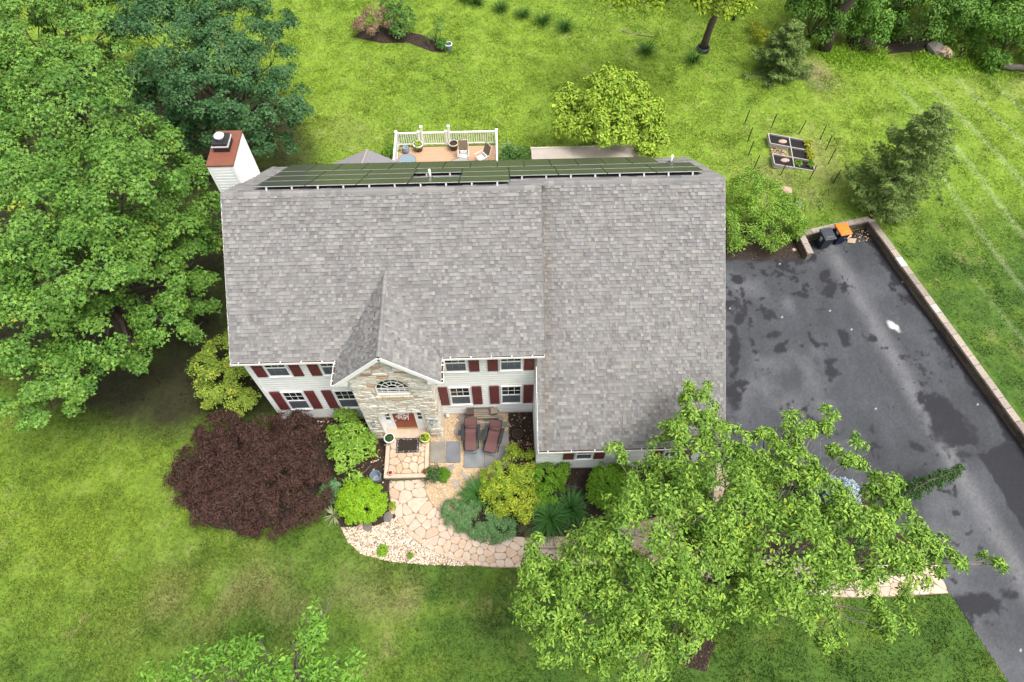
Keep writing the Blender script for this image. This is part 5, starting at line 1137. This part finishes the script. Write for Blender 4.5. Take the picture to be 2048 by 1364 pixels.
# lounge chairs ------------------------------------------------------
def lounge(label, loc, rz):
    r = empty('lounge_chair', loc, rz, label, 'lounge chair', 'two lounge chairs on the patio')
    prof = [(-.98, .40), (-.55, .47), (-.15, .40), (.10, .36), (.28, .46), (.72, .86)]      # y from foot to head
    pr_ = np.array(prof); t = np.linspace(0, 1, 22); yy_ = np.interp(t, np.linspace(0, 1, 6), pr_[:, 0]); zz_ = np.interp(t, np.linspace(0, 1, 6), pr_[:, 1]); zz_ = np.convolve(np.r_[zz_[0], zz_, zz_[-1]], [.25, .5, .25], 'valid')
    m_ = MB(); V = []
    for y, z in zip(yy_, zz_): V += [(-.25, y, z), (.25, y, z), (.25, y, z-.012), (-.25, y, z-.012)]
    F = []
    for i in range(21):
        o = i*4; F += [(o, o+1, o+5, o+4), (o+3, o+7, o+6, o+2), (o, o+4, o+7, o+3), (o+1, o+2, o+6, o+5)]
    m_.add(V, F); m_.build('sling', 'maroon_sling', r)
    m_ = MB(); m_.tube([(-.21, .30, .60), (.21, .30, .60)], .07, 10); m_.build('head_pillow', 'maroon_sling', r, True)
    m_ = MB()
    for s_ in (-1, 1):
        m_.tube([(s_*.27, y, z-.01) for y, z in zip(yy_, zz_)], .016, 6)
    m_.tube([(-.27, -.98, .39), (.27, -.98, .39)], .016, 6).tube([(-.27, .72, .85), (.27, .72, .85)], .016, 6); m_.build('sling_frame', 'black_metal', r, True)
    for s_ in (-1, 1):
        m_ = MB(); m_.tube([(s_*.33, -.75, .02), (s_*.34, -.1, .45), (s_*.34, .35, .62)], .018, 6).tube([(s_*.33, .62, .02), (s_*.34, .1, .42), (s_*.34, -.45, .58)], .018, 6); m_.build('leg', 'black_metal', r, True)
        m_ = MB(); m_.box(s_*.365-.07, s_*.365+.07, -.5, .45, .585, .62); m_.build('armrest', 'black_plastic', r, bevel=.02)
    m_ = MB(); m_.tube([(-.33, -.75, .02), (.33, -.75, .02)], .018, 6).tube([(-.33, .62, .02), (.33, .62, .02)], .018, 6).tube([(-.26, -1.02, .30), (-.26, -1.1, .24), (.26, -1.1, .24), (.26, -1.02, .30)], .012, 6); m_.build('foot_bar', 'black_metal', r, True)
    m_ = MB(); m_.box(-.56, -.40, -.2, .12, .56, .58).lathe([(.05, 0), (.055, .03), (.045, .03), (.04, .005)], 10, (-.48, .03, .58)); m_.build('cup_tray', 'black_plastic', r, bevel=.008)
    r.scale = (.98, .80, .9)
    return r
p = Zp(941, 868, .4); lounge('maroon sling lounge chair on the left, facing straight down', (p[0]+.02, p[1]+.02, .055), R_(0))
p = Zp(985, 872, .4); lounge('maroon sling lounge chair on the right, turned slightly outwards', (p[0]+.05, p[1]+.02, .055), R_(-14))
# bench with bird houses ----------------------------------------------
bx, by = 9.1, -.26; r = empty('bench', (bx, by, 0), 0, 'weathered grey wooden bench against the house wall', 'bench')
for k in range(4): m_ = MB(); m_.box(-.72, .72, -.2+k*.1, -.112+k*.1, .40, .43); m_.build('seat_slat', 'wood_old', r, bevel=.004)
for k in range(2): m_ = MB(); m_.box(-.5, .5, .19, .215, .52+k*.12, .61+k*.12); m_.build('back_slat', 'wood_old', r, bevel=.004)
for sx_ in (-.66, .66):
    for sy_ in (-.16, .14): m_ = MB(); m_.box(sx_-.035, sx_+.035, sy_-.035, sy_+.035, 0, .40); m_.build('leg', 'wood_old', r)
def birdhouse(label, x, y, z, w, h, roofc, body):
    r = empty('birdhouse', (x, y, z), R_(4), label, 'birdhouse'); m_ = MB(); m_.box(-w/2, w/2, -w*.45, w*.45, 0, h); m_.build('box', body, r); m_ = MB(); m_.box(-w*.62, w*.62, -w*.65, w*.55, h+.001, h+.03); m_.build('roof', roofc, r); m_ = MB(); m_.lathe([(.0, 0), (w*.16, .001), (w*.16, .008), (0, .009)], 10); o = m_.build('entrance', 'black_metal', r); o.location = (0, -w*.455, h*.6); o.rotation_euler = (R_(90), 0, 0)
birdhouse('dark brown birdhouse on the left end of the bench', bx-.55, by+.02, .43, .26, .34, 'bark', 'terracotta'); birdhouse('grey wooden birdhouse on the right end of the bench', bx+.5, by+.05, .43, .24, .26, 'wood_old', 'bark_grey')
# pots -------------------------------------------------------------------
def pot(name, label, cat, loc, rr, h, m, rim=None, soil=True, group=None, n=18):
    r = empty(name, loc, 0, label, cat, group); m_ = MB(); m_.lathe([(rr*.72, 0), (rr*.95, h*.86), (rr*1.0, h*.86), (rr*1.0, h), (rr*.88, h), (rr*.86, h*.8), (0.0, h*.8)] if soil else [(rr*.72, 0), (rr*.97, h*.9), (rr*1.02, h*.93), (rr*1.02, h), (rr*.95, h), (rr*.68, h*.06), (0, h*.06)], n); m_.build('body', m, r, False)
    if rim: m_ = MB(); m_.lathe([(rr*1.0, h*.88), (rr*1.05, h*.9), (rr*1.05, h*1.01), (rr*.86, h*1.02), (rr*.86, h*.9)], n, ring=True); m_.build('rim', rim, r)
    if soil: m_ = MB(); m_.lathe([(rr*.87, h*.80), (rr*.5, h*.86), (0, h*.87)], n); m_.build('soil', 'soil', r)
    return r
def potplant(r, h, rr, n, L, Wd, c1, c2, seed, tm=T_OVAL, accent=None, acc_p=0.):
    rng = np.random.default_rng(seed); P = rdir(rng, n, .0)*[rr*.8, rr*.8, rr*.6]+[0, 0, h*.85]; lf = spray_leaves(P, nrmz(P-np.array([0, 0, h*.5])), rng, 6, rr*.3, L, Wd, c1, c2, .2, .2, .4, accent, acc_p); leaves('plant', *lf, tm, LEAF, r, 'stuff')
a = Zp(779, 878, .6); r = pot('flower_pot', 'white rimmed pot with dark foliage left of the doormat', 'pot', (a[0], a[1]+.02, PZ), .23, .34, 'pot_white', 'pot_white'); potplant(r, .34, .2, 26, .1, .03, (.02, .06, .015), (.06, .13, .03), 1)
a = Zp(850.5, 877, .6); r = pot('flower_pot', 'lime rimmed pot with yellow green plant right of the doormat', 'pot', (a[0], a[1]+.02, PZ), .22, .34, 'pot_rim_yellow', 'pot_rim_yellow'); potplant(r, .34, .22, 26, .1, .06, (.1, .2, .02), (.4, .45, .03), 2, accent=(.02, .03, .06), acc_p=.2)
a = Zp(781, 946, .45); r = pot('flower_pot', 'small white pot with red flower at the front left of the stoop', 'pot', (a[0], a[1], PZ+.01), .10, .15, 'pot_white', 'pot_white'); potplant(r, .15, .09, 8, .06, .04, (.4, .005, .01), (.6, .01, .02), 3, accent=(.08, .18, .05), acc_p=.4)
a = Zp(850, 943, .45); r = pot('flower_pot', 'small clay pot with reddish plant at the front right of the stoop', 'pot', (a[0], a[1], PZ+.01), .10, .16, 'terracotta'); potplant(r, .16, .10, 9, .06, .03, (.2, .05, .02), (.12, .16, .05), 4)
a = Zp(752, 954, .25); o = pot('bucket', 'empty blue grey plastic bucket left of the stoop', 'bucket', (a[0], a[1], .02), .24, .42, 'bucket_blue', None, False)
a = Zp(1035, 868, .3); o = pot('planter', 'round dark planter on mulch in the court corner', 'pot', (a[0], a[1], .02), .24, .30, 'pot_brown', None, True)
# doormat
a = (5.78, -1.62); m_ = MB(); m_.box(-.50, .50, -.34, .34, 0, .014); o = m_.build('doormat', 'mat_brown', None); o.location = (*a, PZ+.012); tag(o, 'dark brown doormat with speckled border at the front door', 'doormat')
m_ = MB()
for k in range(170):
    t = rng.uniform(0, 1); e = rng.integers(0, 4); q = rng.uniform(.02, .09)
    x, y = ((-.48+.96*t, .34-q), (-.48+.96*t, -.34+q), (-.50+q, -.32+.64*t), (.50-q, -.32+.64*t))[e]; m_.box(x-.007, x+.007, y-.006, y+.006, .0145, .018)
m_.build('speckles', 'paper', o)
# wreath
w_ = empty('wreath', (5.75, -.845, 1.86), 0, 'white flower wreath hanging on the red front door', 'wreath')
m_ = MB(); m_.tube([(.17*math.cos(t), 0, .17*math.sin(t)) for t in np.linspace(0, 6.283, 20)], .03, 6); m_.build('ring', 'bark', w_)
n = 150; t = rng.uniform(0, 6.28, n); rr = .19+rng.normal(0, .05, n); P = np.stack([rr*np.cos(t), -.03-rng.uniform(0, .04, n), rr*np.sin(t)], 1); leaves('petals', P, rdir(rng, n), np.array([0, -1, .3])+rng.normal(0, .5, (n, 3)), rng.uniform(.05, .11, n), rng.uniform(.04, .07, n), np.array((.72, .62, .57))*rng.uniform(.8, 1.1, (n, 1)), T_OVAL, LEAF, w_, 'stuff')
# small path lights at the step, white round lamp in court
for px, py, lb in ((782, 963, 'left'), (845, 960, 'right')):
    a = Zp(px, py, .2); r = empty('path_light', (a[0], a[1], .04), 0, 'tiny black solar light at the %s end of the step front' % lb, 'light', 'path lights at the step'); m_ = MB(); m_.tube([(0, 0, 0), (0, 0, .14)], .012, 6); m_.build('stake', 'black_metal', r); m_ = MB(); m_.lathe([(.03, .13), (.06, .15), (.055, .18), (0, .2)], 10); m_.build('head', 'bark_grey', r)
a = Zp(895, 831, .15); m_ = MB(); m_.lathe([(.06, 0), (.09, .06), (.10, .14), (.07, .22), (.02, .25), (0, .25)], 12); o = m_.build('garden_ornament', 'pot_white', None, True); o.location = (a[0], a[1], .02); tag(o, 'small white ornament on gravel at the house wall', 'ornament')
# rocks
def rock(label, px, py, s_, m='rock', zs=.55, group=None, name='rock'):
    g = gp(px, py); bm_ = bmesh.new(); bmesh.ops.create_icosphere(bm_, subdivisions=2, radius=1)
    for v in bm_.verts: v.co *= 1+rng.normal(0, .09); v.co.x *= s_*1.2; v.co.y *= s_; v.co.z *= s_*zs
    me = bpy.data.meshes.new(name); bm_.to_mesh(me); bm_.free(); me.materials.append(MATS[m]); o = link(name, me); o.location = g+np.array([0, 0, s_*zs*.5]); o.rotation_euler = (0, 0, rng.uniform(0, 3)); tag(o, label, 'rock', group)
rock('flat grey rock at the path edge of the left bed', 777, 1034, .20, zs=.35); rock('small pale rock below the lime globe', 722, 1053, .13, 'pink_stone'); rock('grey edging rock under the lime globe shrub', 735, 1052, .2, zs=.4); rock('round tan rock beside the little yellow plant', 786, 1023, .13, 'pink_stone')
rock('squat brown boulder below the dark hedge shrub', 1868, 100, .55, 'bark_grey'); rock('brown boulder nearer the brambly bush', 1888, 108, .5, 'pink_stone'); rock('grey rock by the garden bed path', 1590, 408, .3, 'bark_grey'); rock('flat pinkish stone above the feathery shrub', 1572, 382, .3, 'pink_stone', .3); rock('pale stone at the foot of the feathery shrub', 1588, 500, .1, 'pink_stone')
# log, branch, brush pile
def logp(name, label, p, q, r0, m, cat):
    p, q = gp(*p), gp(*q); mb = MB(); limb((0, 0, r0*.8), q-p+np.array([0, 0, r0*.8]), r0, r0*.75, rng, mb, 8, .12, 8); o = mb.build(name, m, None, True); o.location = p; tag(o, label, cat)
logp('log', 'weathered grey log lying at the right edge under the hedge', (1998, 137), (2075, 144), .22, 'bark_grey', 'log')
logp('fallen_branch', 'thin pale branch lying on the back lawn', (1245, 63), (1305, 74), .045, 'wood_old', 'branch')
mb = MB(); g = gp(1785, 75)
for k in range(70): a_ = rng.uniform(-1, 1, 2); s0 = np.array([a_[0]*1.6, a_[1]*.5, rng.uniform(.05, .35)]); limb(s0, s0+rng.normal(0, 1, 3)*[.8, .35, .15]+[0, 0, .1], .02, .006, rng, mb, 4, .2, 4)
o = mb.build('brush_pile', 'bark', None, True); o.location = g; tag(o, 'pile of brown twigs on the earth bank below the hedge', 'brush pile')
mb = MB(); g = gp(1635, 165)
for k in range(90): a_ = rng.uniform(-1, 1, 2); s0 = np.array([a_[0]*.7, a_[1]*.9, rng.uniform(0, .12)]); limb(s0, s0+rng.normal(0, 1, 3)*[.35, .35, .12]+[0, 0, .12], .012, .004, rng, mb, 4, .2, 4)
o = mb.build('dry_stalks', 'wood_old', None, True); o.location = g; tag(o, 'patch of dry brown stalks right of the grey green conifer', 'stalks')
# back bed pots
a = gp(884, 97); r = pot('flower_pot', 'terracotta pot with green plant in the back lawn bed', 'pot', a, .28, .32, 'terracotta'); potplant(r, .4, .42, 50, .16, .06, (.05, .14, .02), (.1, .24, .04), 6)
a = gp(898, 99); pot('bucket', 'grey empty pot beside the terracotta pot on the back lawn', 'bucket', a, .24, .42, 'bucket_blue', 'pot_white', False)
# deck -----------------------------------------------------------------------
dk = empty('deck', (7.1, 13.2, 0), 0, 'tan board deck with white railing behind the house', 'deck'); DZ = .6
def dxy(x0, x1, y0, y1, z0, z1, name, m, par=dk, bev=0.):
    m_ = MB(); m_.box(x0-7.1, x1-7.1, y0-13.2, y1-13.2, z0, z1); return m_.build(name, m, par, bevel=bev)
y = 9.6
while y < 16.7: dxy(4.3, 10.0, y, min(y+.132, 16.72), DZ-.03, DZ+rng.uniform(0, .002), 'board', 'deck_board'); y += .14
dxy(4.24, 4.296, 9.6, 16.76, .02, DZ+.01, 'rim_board', 'pot_brown'); dxy(10.004, 10.06, 9.6, 16.76, .02, DZ+.01, 'rim_board', 'pot_brown'); dxy(4.3, 10, 16.724, 16.78, .02, DZ+.008, 'rim_board', 'pot_brown')
def post(x, y, h):
    o = dxy(x-.06, x+.06, y-.06, y+.06, DZ-.3, DZ+h, 'post', 'white_trim'); dxy(x-.08, x+.08, y-.08, y+.08, DZ+h+.001, DZ+h+.04, 'post_cap', 'white_trim', o)
for x, h in ((4.30, 1.02), (5.58, 1.0), (5.76, 1.35), (7.14, 1.0), (7.30, 1.35), (10.0, 1.02)): post(x, 16.84, h)
post(4.30, 13.4, 1.02); post(10.0, 13.4, 1.02)
def rail(p, q, nb):
    p, q = np.array(p, float), np.array(q, float)
    for z, hh_, w in ((.92, .07, .09), (.12, .05, .05)):
        m_ = MB(); m_.bar((*(p-[7.1, 13.2]), DZ+z), (*(q-[7.1, 13.2]), DZ+z), w, hh_); m_.build('rail', 'white_trim', dk)
    for k in range(nb):
        c_ = p+(q-p)*(k+.5)/nb-[7.1, 13.2]; m_ = MB(); m_.box(c_[0]-.02, c_[0]+.02, c_[1]-.02, c_[1]+.02, DZ+.145, DZ+.884); m_.build('baluster', 'white_trim', dk)
rail((4.36, 16.84), (5.52, 16.84), 9); rail((5.82, 16.84), (7.08, 16.84), 10); rail((7.36, 16.84), (9.94, 16.84), 20); rail((4.30, 16.78), (4.30, 13.46), 24); rail((10.0, 16.78), (10.0, 13.46), 24)
def patio_chair(label, loc, rz):
    r = empty('patio_chair', loc, rz, label, 'chair', 'patio chairs on the deck')
    m_ = MB(); m_.obox((-.24, -.26, .42), (.48, 0, 0), (0, .5, -.03), (0, 0, .05)); m_.build('seat', 'cushion', r, bevel=.02)
    m_ = MB(); m_.obox((-.25, .26, .42), (.5, 0, 0), (0, .22, .68), (0, -.015, .005)); m_.build('backrest', 'taupe_sling', r)
    m_ = MB(); m_.obox((-.2, .20, .46), (.4, 0, 0), (0, .06, .14), (0, -.07, .02)); m_.build('lumbar_pillow', 'cushion', r, bevel=.02)
    for s_ in (-1, 1):
        m_ = MB(); m_.tube([(s_*.28, .52, 1.12), (s_*.28, .26, .40), (s_*.28, .36, .0)], .02, 6).tube([(s_*.28, -.28, 0), (s_*.28, -.26, .60)], .02, 6); m_.build('leg', 'tan_frame', r, True)
        m_ = MB(); m_.box(s_*.29-.04, s_*.29+.04, -.32, .3, .60, .635); m_.build('armrest', 'tan_frame', r, bevel=.012)
    m_ = MB(); m_.tube([(-.28, .52, 1.12), (.28, .52, 1.12)], .02, 6).tube([(-.28, -.27, .40), (.28, -.27, .40)], .02, 6); m_.build('frame_bar', 'tan_frame', r, True)
a = Zp(927, 312, 1.0); patio_chair('patio chair facing the house, left of the turned one', (a[0], a[1], DZ), 0)
a = Zp(962, 316, 1.0); patio_chair('patio chair turned sideways at the right deck rail', (a[0]+.05, a[1], DZ), R_(-55))
def round_table(name, label, loc, rr, h, n, m):
    r = empty(name, loc, 0, label, 'table'); m_ = MB(); m_.lathe([(rr, h-.03), (rr, h), (0, h)], n); m_.build('table_top', m, r); m_ = MB(); m_.lathe([(rr+.025, h-.035), (rr+.025, h+.004), (rr-.01, h+.004), (rr-.01, h-.035)], n, ring=True); m_.build('table_rim', 'taupe_sling', r)
    for k in range(4): a_ = k*1.571+.785; m_ = MB(); m_.tube([(rr*.75*math.cos(a_), rr*.75*math.sin(a_), 0), (rr*.6*math.cos(a_), rr*.6*math.sin(a_), h-.03)], .018, 6); m_.build('leg', 'taupe_sling', r)
a = Zp(921, 327, DZ+.7); round_table('patio_table', 'eight sided glass table in front of the patio chairs', (a[0], a[1]-.15, DZ), .62, .7, 8, 'glass_table_brown')
a = Zp(814, 318, DZ+.5); round_table('side_table', 'round blue grey table at the left deck rail', (a[0], a[1]-.1, DZ), .5, .5, 20, 'glass_table')
a = Zp(838, 300, DZ); r = pot('flower_pot', 'brown pot of yellow green plants at the deck rail', 'pot', (a[0], a[1], DZ), .28, .45, 'pot_brown', 'pot_white'); potplant(r, .45, .26, 24, .12, .09, (.12, .2, .02), (.3, .36, .04), 7)
a = Zp(908, 298, DZ); pot('flower_pot', 'brown pot with bare soil beside the patio chair', 'pot', (a[0], a[1], DZ), .27, .45, 'pot_brown', 'tan_frame')
a = Zp(812, 304, DZ); m_ = MB(); m_.lathe([(.10, 0), (.2, .08), (.22, .2), (.15, .32), (.16, .36), (.10, .36), (.1, .2)], 14); o = m_.build('ceramic_urn', 'bucket_blue', None, True); o.location = (a[0], a[1], DZ); tag(o, 'blue ceramic urn in the left corner of the deck', 'urn')
# gazebo roof behind the house
gz = empty('gazebo', (3.05, 12.45, 0), 0, 'grey metal roofed gazebo peeking over the solar panels', 'gazebo'); hd, ez, pz = 2.15, 2.4, 3.25
cor = [(hd*math.sin(k*math.pi/3), hd*math.cos(k*math.pi/3)) for k in range(6)]
for k in range(6):
    a_, b_ = np.array((*cor[k], ez)), np.array((*cor[(k+1) % 6], ez)); ap = np.array((0, 0, pz)); m_ = MB()
    for j in range(6):                                     # overlapping roof strips
        t0, t1 = j/6, (j+1)/6; q = [a_+(ap-a_)*t0, b_+(ap-b_)*t0, b_+(ap-b_)*t1, a_+(ap-a_)*t1]; up_ = np.array((0, 0, .035)); q[0] = q[0]+up_; q[1] = q[1]+up_; m_.add(q, [(0, 1, 2, 3)]); m_.add([q[0], q[1], q[1]-up_*1.2, q[0]-up_*1.2], [(0, 1, 2, 3)])
    m_.build('roof_panel', 'gazebo_roof', gz); m_ = MB(); m_.bar(a_+(0, 0, .05), ap+(0, 0, .05), .08, .03); m_.build('hip_trim', 'canopy', gz)
    m_ = MB(); m_.bar((*(a_[:2]*.92), 0), (*(a_[:2]*.92), ez), .12); m_.build('post', 'black_metal', gz)
cp = empty('patio_canopy', (14.85, 12.0, 0), 0, 'flat tan canopy over the patio behind the garage wing', 'canopy')
m_ = MB(); m_.add([(-3.0, -2.3, 2.85), (2.98, -2.3, 2.85), (2.9, 2.45, 2.38), (-3.0, 2.45, 2.38), (-3.0, -2.3, 2.80), (2.98, -2.3, 2.80), (2.9, 2.45, 2.33), (-3.0, 2.45, 2.33)], [(0, 1, 2, 3), (7, 6, 5, 4), (0, 4, 5, 1), (1, 5, 6, 2), (2, 6, 7, 3), (3, 7, 4, 0)]); m_.build('canopy_sheet', 'canopy', cp)
m_ = MB(); m_.box(-3.04, 2.94, 2.45, 2.53, 2.27, 2.41); m_.build('front_beam', 'tan_frame', cp)
for x in (-2.9, 2.8): m_ = MB(); m_.box(x-.05, x+.05, 2.36, 2.46, 0, 2.30); m_.build('post', 'tan_frame', cp)
# wheeled bins ------------------------------------------------------------------
def bin_(label, loc, rz, bodym, lidm):
    r = empty('wheeled_bin', loc, rz, label, 'bin', 'wheeled bins by the driveway wall'); a, b_, h = .24, .29, .92
    m_ = MB(); m_.add([(-a, -a-.02, .06), (a, -a-.02, .06), (a, a, .06), (-a, a, .06), (-b_, -b_-.06, h), (b_, -b_-.06, h), (b_, b_+.03, h), (-b_, b_+.03, h)], [(3, 2, 1, 0), (0, 1, 5, 4), (1, 2, 6, 5), (2, 3, 7, 6), (3, 0, 4, 7)]); m_.build('body', bodym, r, bevel=.02)
    m_ = MB(); m_.add([(-.33, -.41, h), (.33, -.41, h), (.33, .36, h), (-.33, .36, h), (-.31, -.38, h+.06), (.31, -.38, h+.06), (.31, .34, h+.10), (-.31, .34, h+.10)], [(3, 2, 1, 0), (4, 5, 6, 7), (0, 1, 5, 4), (1, 2, 6, 5), (2, 3, 7, 6), (3, 0, 4, 7)]); ld = m_.build('lid', lidm, r, bevel=.015)
    m_ = MB(); m_.add([(-.22, -.26, h+.0705), (.22, -.26, h+.0705), (.22, .22, h+.095), (-.22, .22, h+.095), (-.19, -.22, h+.085), (.19, -.22, h+.085), (.19, .19, h+.11), (-.19, .19, h+.11)], [(4, 5, 6, 7), (0, 1, 5, 4), (1, 2, 6, 5), (2, 3, 7, 6), (3, 0, 4, 7)]); m_.build('lid_panel', lidm, ld)
    m_ = MB(); m_.tube([(-.26, .42, h-.02), (.26, .42, h-.02)], .018, 8).bar((-.24, .30, h-.03), (-.24, .42, h-.02), .03).bar((.24, .30, h-.03), (.24, .42, h-.02), .03); m_.build('handle', bodym, r)
    for s_ in (-1, 1):
        m_ = MB(); m_.tube([(s_*.23-.025, .26, .11), (s_*.23+.025, .26, .11)], .11, 14); m_.build('wheel', 'black_plastic', r)
    return r
bn = bin_('dark bin with grey lid and white marks on its side', (27.08, 9.22, .006), R_(10), 'bin_dark', 'bin_lid_grey')
m_ = MB()
for (y0, y1, z0, z1) in ((-.12, -.02, .66, .80), (-.02, .06, .70, .76), (-.12, .06, .56, .60), (-.1, .03, .50, .53)):
    e = lambda y, z: (-.24-.05*(z-.06)/.86-.006, y, z); m_.add([e(y0, z0), e(y1, z0), e(y1, z1), e(y0, z1)], [(0, 1, 2, 3)])
m_.build('emblem', 'paper', bn)
bn = bin_('blue bin with bright orange lid', (27.98, 9.52, .006), R_(12), 'bin_blue', 'bin_lid_orange')
m_ = MB(); e = lambda y, z: (-.24-.05*(z-.06)/.86-.006, y, z); m_.add([e(-.14, .70), e(.06, .70), e(.06, .86), e(-.14, .86)], [(0, 1, 2, 3)]); m_.build('label_sticker', 'paper', bn)
m_ = MB(); m_.add([(.02, -.29-.03, .55), (.14, -.29-.03, .55), (.14, -.32-.01, .60), (.02, -.32-.01, .60)], [(0, 1, 2, 3)]); m_.build('emblem', 'paper', bn)
for (x, y, a_, w, d_, lb) in ((28.62, 9.75, .4, .45, .22, 'torn flat piece leaning beside the orange bin'), (28.75, 9.42, -.3, .38, .2, 'crumpled piece lying on the asphalt')):
    m_ = MB(); m_.add([(-w/2, -d_/2, 0), (w/2, -d_/2, .05), (w/2, d_/2, .22), (-w/2, d_/2, .12), (-w/2, -d_/2, .015), (w/2, -d_/2, .065), (w/2, d_/2, .235), (-w/2, d_/2, .135)], [(3, 2, 1, 0), (4, 5, 6, 7), (0, 1, 5, 4), (1, 2, 6, 5), (2, 3, 7, 6), (3, 0, 4, 7)]); o = m_.build('cardboard', 'cardboard', None); o.location = (x, y, .012); o.rotation_euler = (0, 0, a_); tag(o, 'tan cardboard, '+lb, 'cardboard')
# lanterns
def lantern(label, loc, h0):
    r = empty('garden_lantern', loc, 0, label, 'lantern', 'garden lanterns along the driveway'); m_ = MB(); m_.lathe([(.09, 0), (.09, .03), (.025, .04), (.025, h0), (.0, h0)], 10); m_.build('base', 'black_metal', r)
    m_ = MB(); m_.lathe([(.06, h0), (.11, h0+.2), (0, h0+.2)], 6); m_.build('glass', 'lantern_glass', r); m_ = MB(); m_.lathe([(.15, h0+.2), (.13, h0+.24), (.04, h0+.31), (.02, h0+.36), (0, h0+.36)], 6); m_.build('cap', 'black_metal', r)
    m_ = MB(); m_.lathe([(.065, h0-.02), (.065, h0+.002), (0, h0+.002)], 6); m_.build('tray', 'black_metal', r)
lantern('small black lantern standing on the wall corner', (29.93, 10.66, .556), .08); a = Zp(1840, 1078, .3); lantern('black lantern at the driveway edge beside the foreground tree', (a[0], a[1], .01), .22)
# raised garden bed -------------------------------------------------------------------
c00, c10, c11, c01 = (gp(*q) for q in ((1545, 337), (1628, 343), (1618, 288), (1532, 277)))
g0z = float(np.mean([c[2] for c in (c00, c10, c11, c01)])); bed = empty('raised_bed', (c00[0], c00[1], g0z-.02), 0, 'grey framed raised garden bed with five soil compartments', 'raised bed')
def bl(u, v): p = (c00*(1-u)+c10*u)*(1-v)+(c01*(1-u)+c11*u)*v-c00; return np.array([p[0], p[1]])
def board(u0, v0, u1, v1, h=.28):
    m_ = MB(); m_.bar((*bl(u0, v0), h/2), (*bl(u1, v1), h/2), .05, h); m_.build('board', 'bed_frame', bed)
for v in (0, .33, .67, 1.0):
    for u0, u1 in ((0, .5), (.5, 1.0)): board(u0+.01, v, u1-.01, v)
for v0, v1 in ((0, .33), (.67, 1.0)): board(0, v0, 0, v1, .285)
for v0, v1 in ((0, .33), (.33, .67), (.67, 1.0)): board(.5, v0, .5, v1, .285); board(1, v0, 1, v1, .285)
for (u0, u1, v0, v1) in ((.02, .48, .03, .30), (.52, .98, .03, .30), (.52, .98, .36, .64), (.02, .48, .70, .97), (.52, .98, .70, .97)):
    m_ = MB(); q = [bl(u0, v0), bl(u1, v0), bl(u1, v1), bl(u0, v1)]; m_.prism(q, .02, .22, None); m_.build('soil', 'black_soil', bed)
for u, v, lb in ((.3, .2, 'front'), (.33, .83, 'back')):
    p = bl(u, v); bm_ = bmesh.new(); bmesh.ops.create_icosphere(bm_, subdivisions=2, radius=1)
    for w in bm_.verts: w.co.x *= .26; w.co.y *= .16; w.co.z = max(-.02, w.co.z*.07)
    me = bpy.data.meshes.new('stepping_stone'); bm_.to_mesh(me); bm_.free(); me.materials.append(MATS['pink_stone']); o = link('stepping_stone', me); o.location = (c00[0]+p[0], c00[1]+p[1], g0z+.21); tag(o, 'oval pink stone on the soil in the %s left bed compartment' % lb, 'stone')
for i, (u, v, lb) in enumerate(((.93, .88, 'in the far right corner of the raised bed'), (.93, .58, 'in the middle right compartment'), (.93, .42, 'lowest in the middle right compartment'), (.62, .15, 'in the near right compartment'), (.92, .2, 'at the right end of the near compartment'))):
    p = bl(u, v); rr_ = (.22, .2, .17, .14, .12)[i]; shrub('vegetable_plant', 'young leafy plant '+lb, 'plant', [(np.array([c00[0]+p[0], c00[1]+p[1], g0z+.3]), (rr_, rr_, rr_*.7))], 18, 6, .08, .1, .06, (.16, .22, .02) if i < 3 else (.08, .17, .02), (.4, .4, .03) if i < 3 else (.16, .28, .03), T_OVAL, 300+i, 'vegetable seedlings in the raised bed', stems=2)
pp = [bl(rng.uniform(.03, .47), rng.uniform(.36, .64)) for _ in range(260)]; pp = np.array(pp)+c00[:2]; n = len(pp)
o = leaves('wood_chips', np.c_[pp, g0z+.02+rng.uniform(0, .04, n)], rdir(rng, n)*[1, 1, .3], [0, 0, 1]+rng.normal(0, .4, (n, 3)), rng.uniform(.08, .18, n), rng.uniform(.04, .08, n), np.array([(.35, .22, .14), (.2, .13, .09), (.5, .38, .28)])[rng.choice(3, n)], T_DIA, 'chip'); tag(o, 'wood chips and dry leaves in the notch of the raised bed', 'wood chips', kind='stuff')
side = ['far left corner', 'second along the far side', 'third along the far side', 'far right corner', 'right side, upper', 'right side, middle', 'near right corner', 'near side, right', 'near side, middle', 'near left corner', 'left side, lower', 'left side, upper']
for (px, py), lb in zip(((1489, 248), (1542, 256), (1598, 268), (1640, 279), (1651, 300), (1656, 328), (1666, 366), (1619, 359), (1561, 350), (1507, 339), (1497, 310), (1495, 283)), side):
    g = gp(px, py); m_ = MB(); m_.tube([(0, 0, -.05), (rng.normal(0, .02), rng.normal(0, .02), 1.05)], .027, 6); o = m_.build('fence_stake', 'black_metal', None); o.location = g; tag(o, 'thin black stake round the raised bed, '+lb, 'stake', 'stakes round the raised bed')
for px, py in ((1648, 391),):
    g = gp(px, py); m_ = MB(); m_.tube([(-.1, 0, 0), (.05, 0, .5)], .014, 5).tube([(.25, 0, 0), (.06, 0, .5)], .014, 5); o = m_.build('stake_frame', 'black_metal', None); o.location = g; tag(o, 'small black inverted V stake above the bins', 'stake')
# garden hose
hp = [Zp(x, y, .05) for x, y in ((742, 930), (725, 948), (705, 958), (690, 955), (686, 965), (690, 985), (680, 1000), (676, 1010))]
hp = np.array(hp)
for _ in range(3):
    q = [hp[0]]
    for a, b in zip(hp[:-1], hp[1:]): q += [a*.75+b*.25, a*.25+b*.75]
    hp = np.array(q+[hp[-1]])
m_ = MB(); m_.tube(hp-hp[0], .014, 6); o = m_.build('garden_hose', 'bark_grey', None, True); o.location = hp[0]; tag(o, 'thin grey garden hose curling on the soil left of the bucket', 'hose')
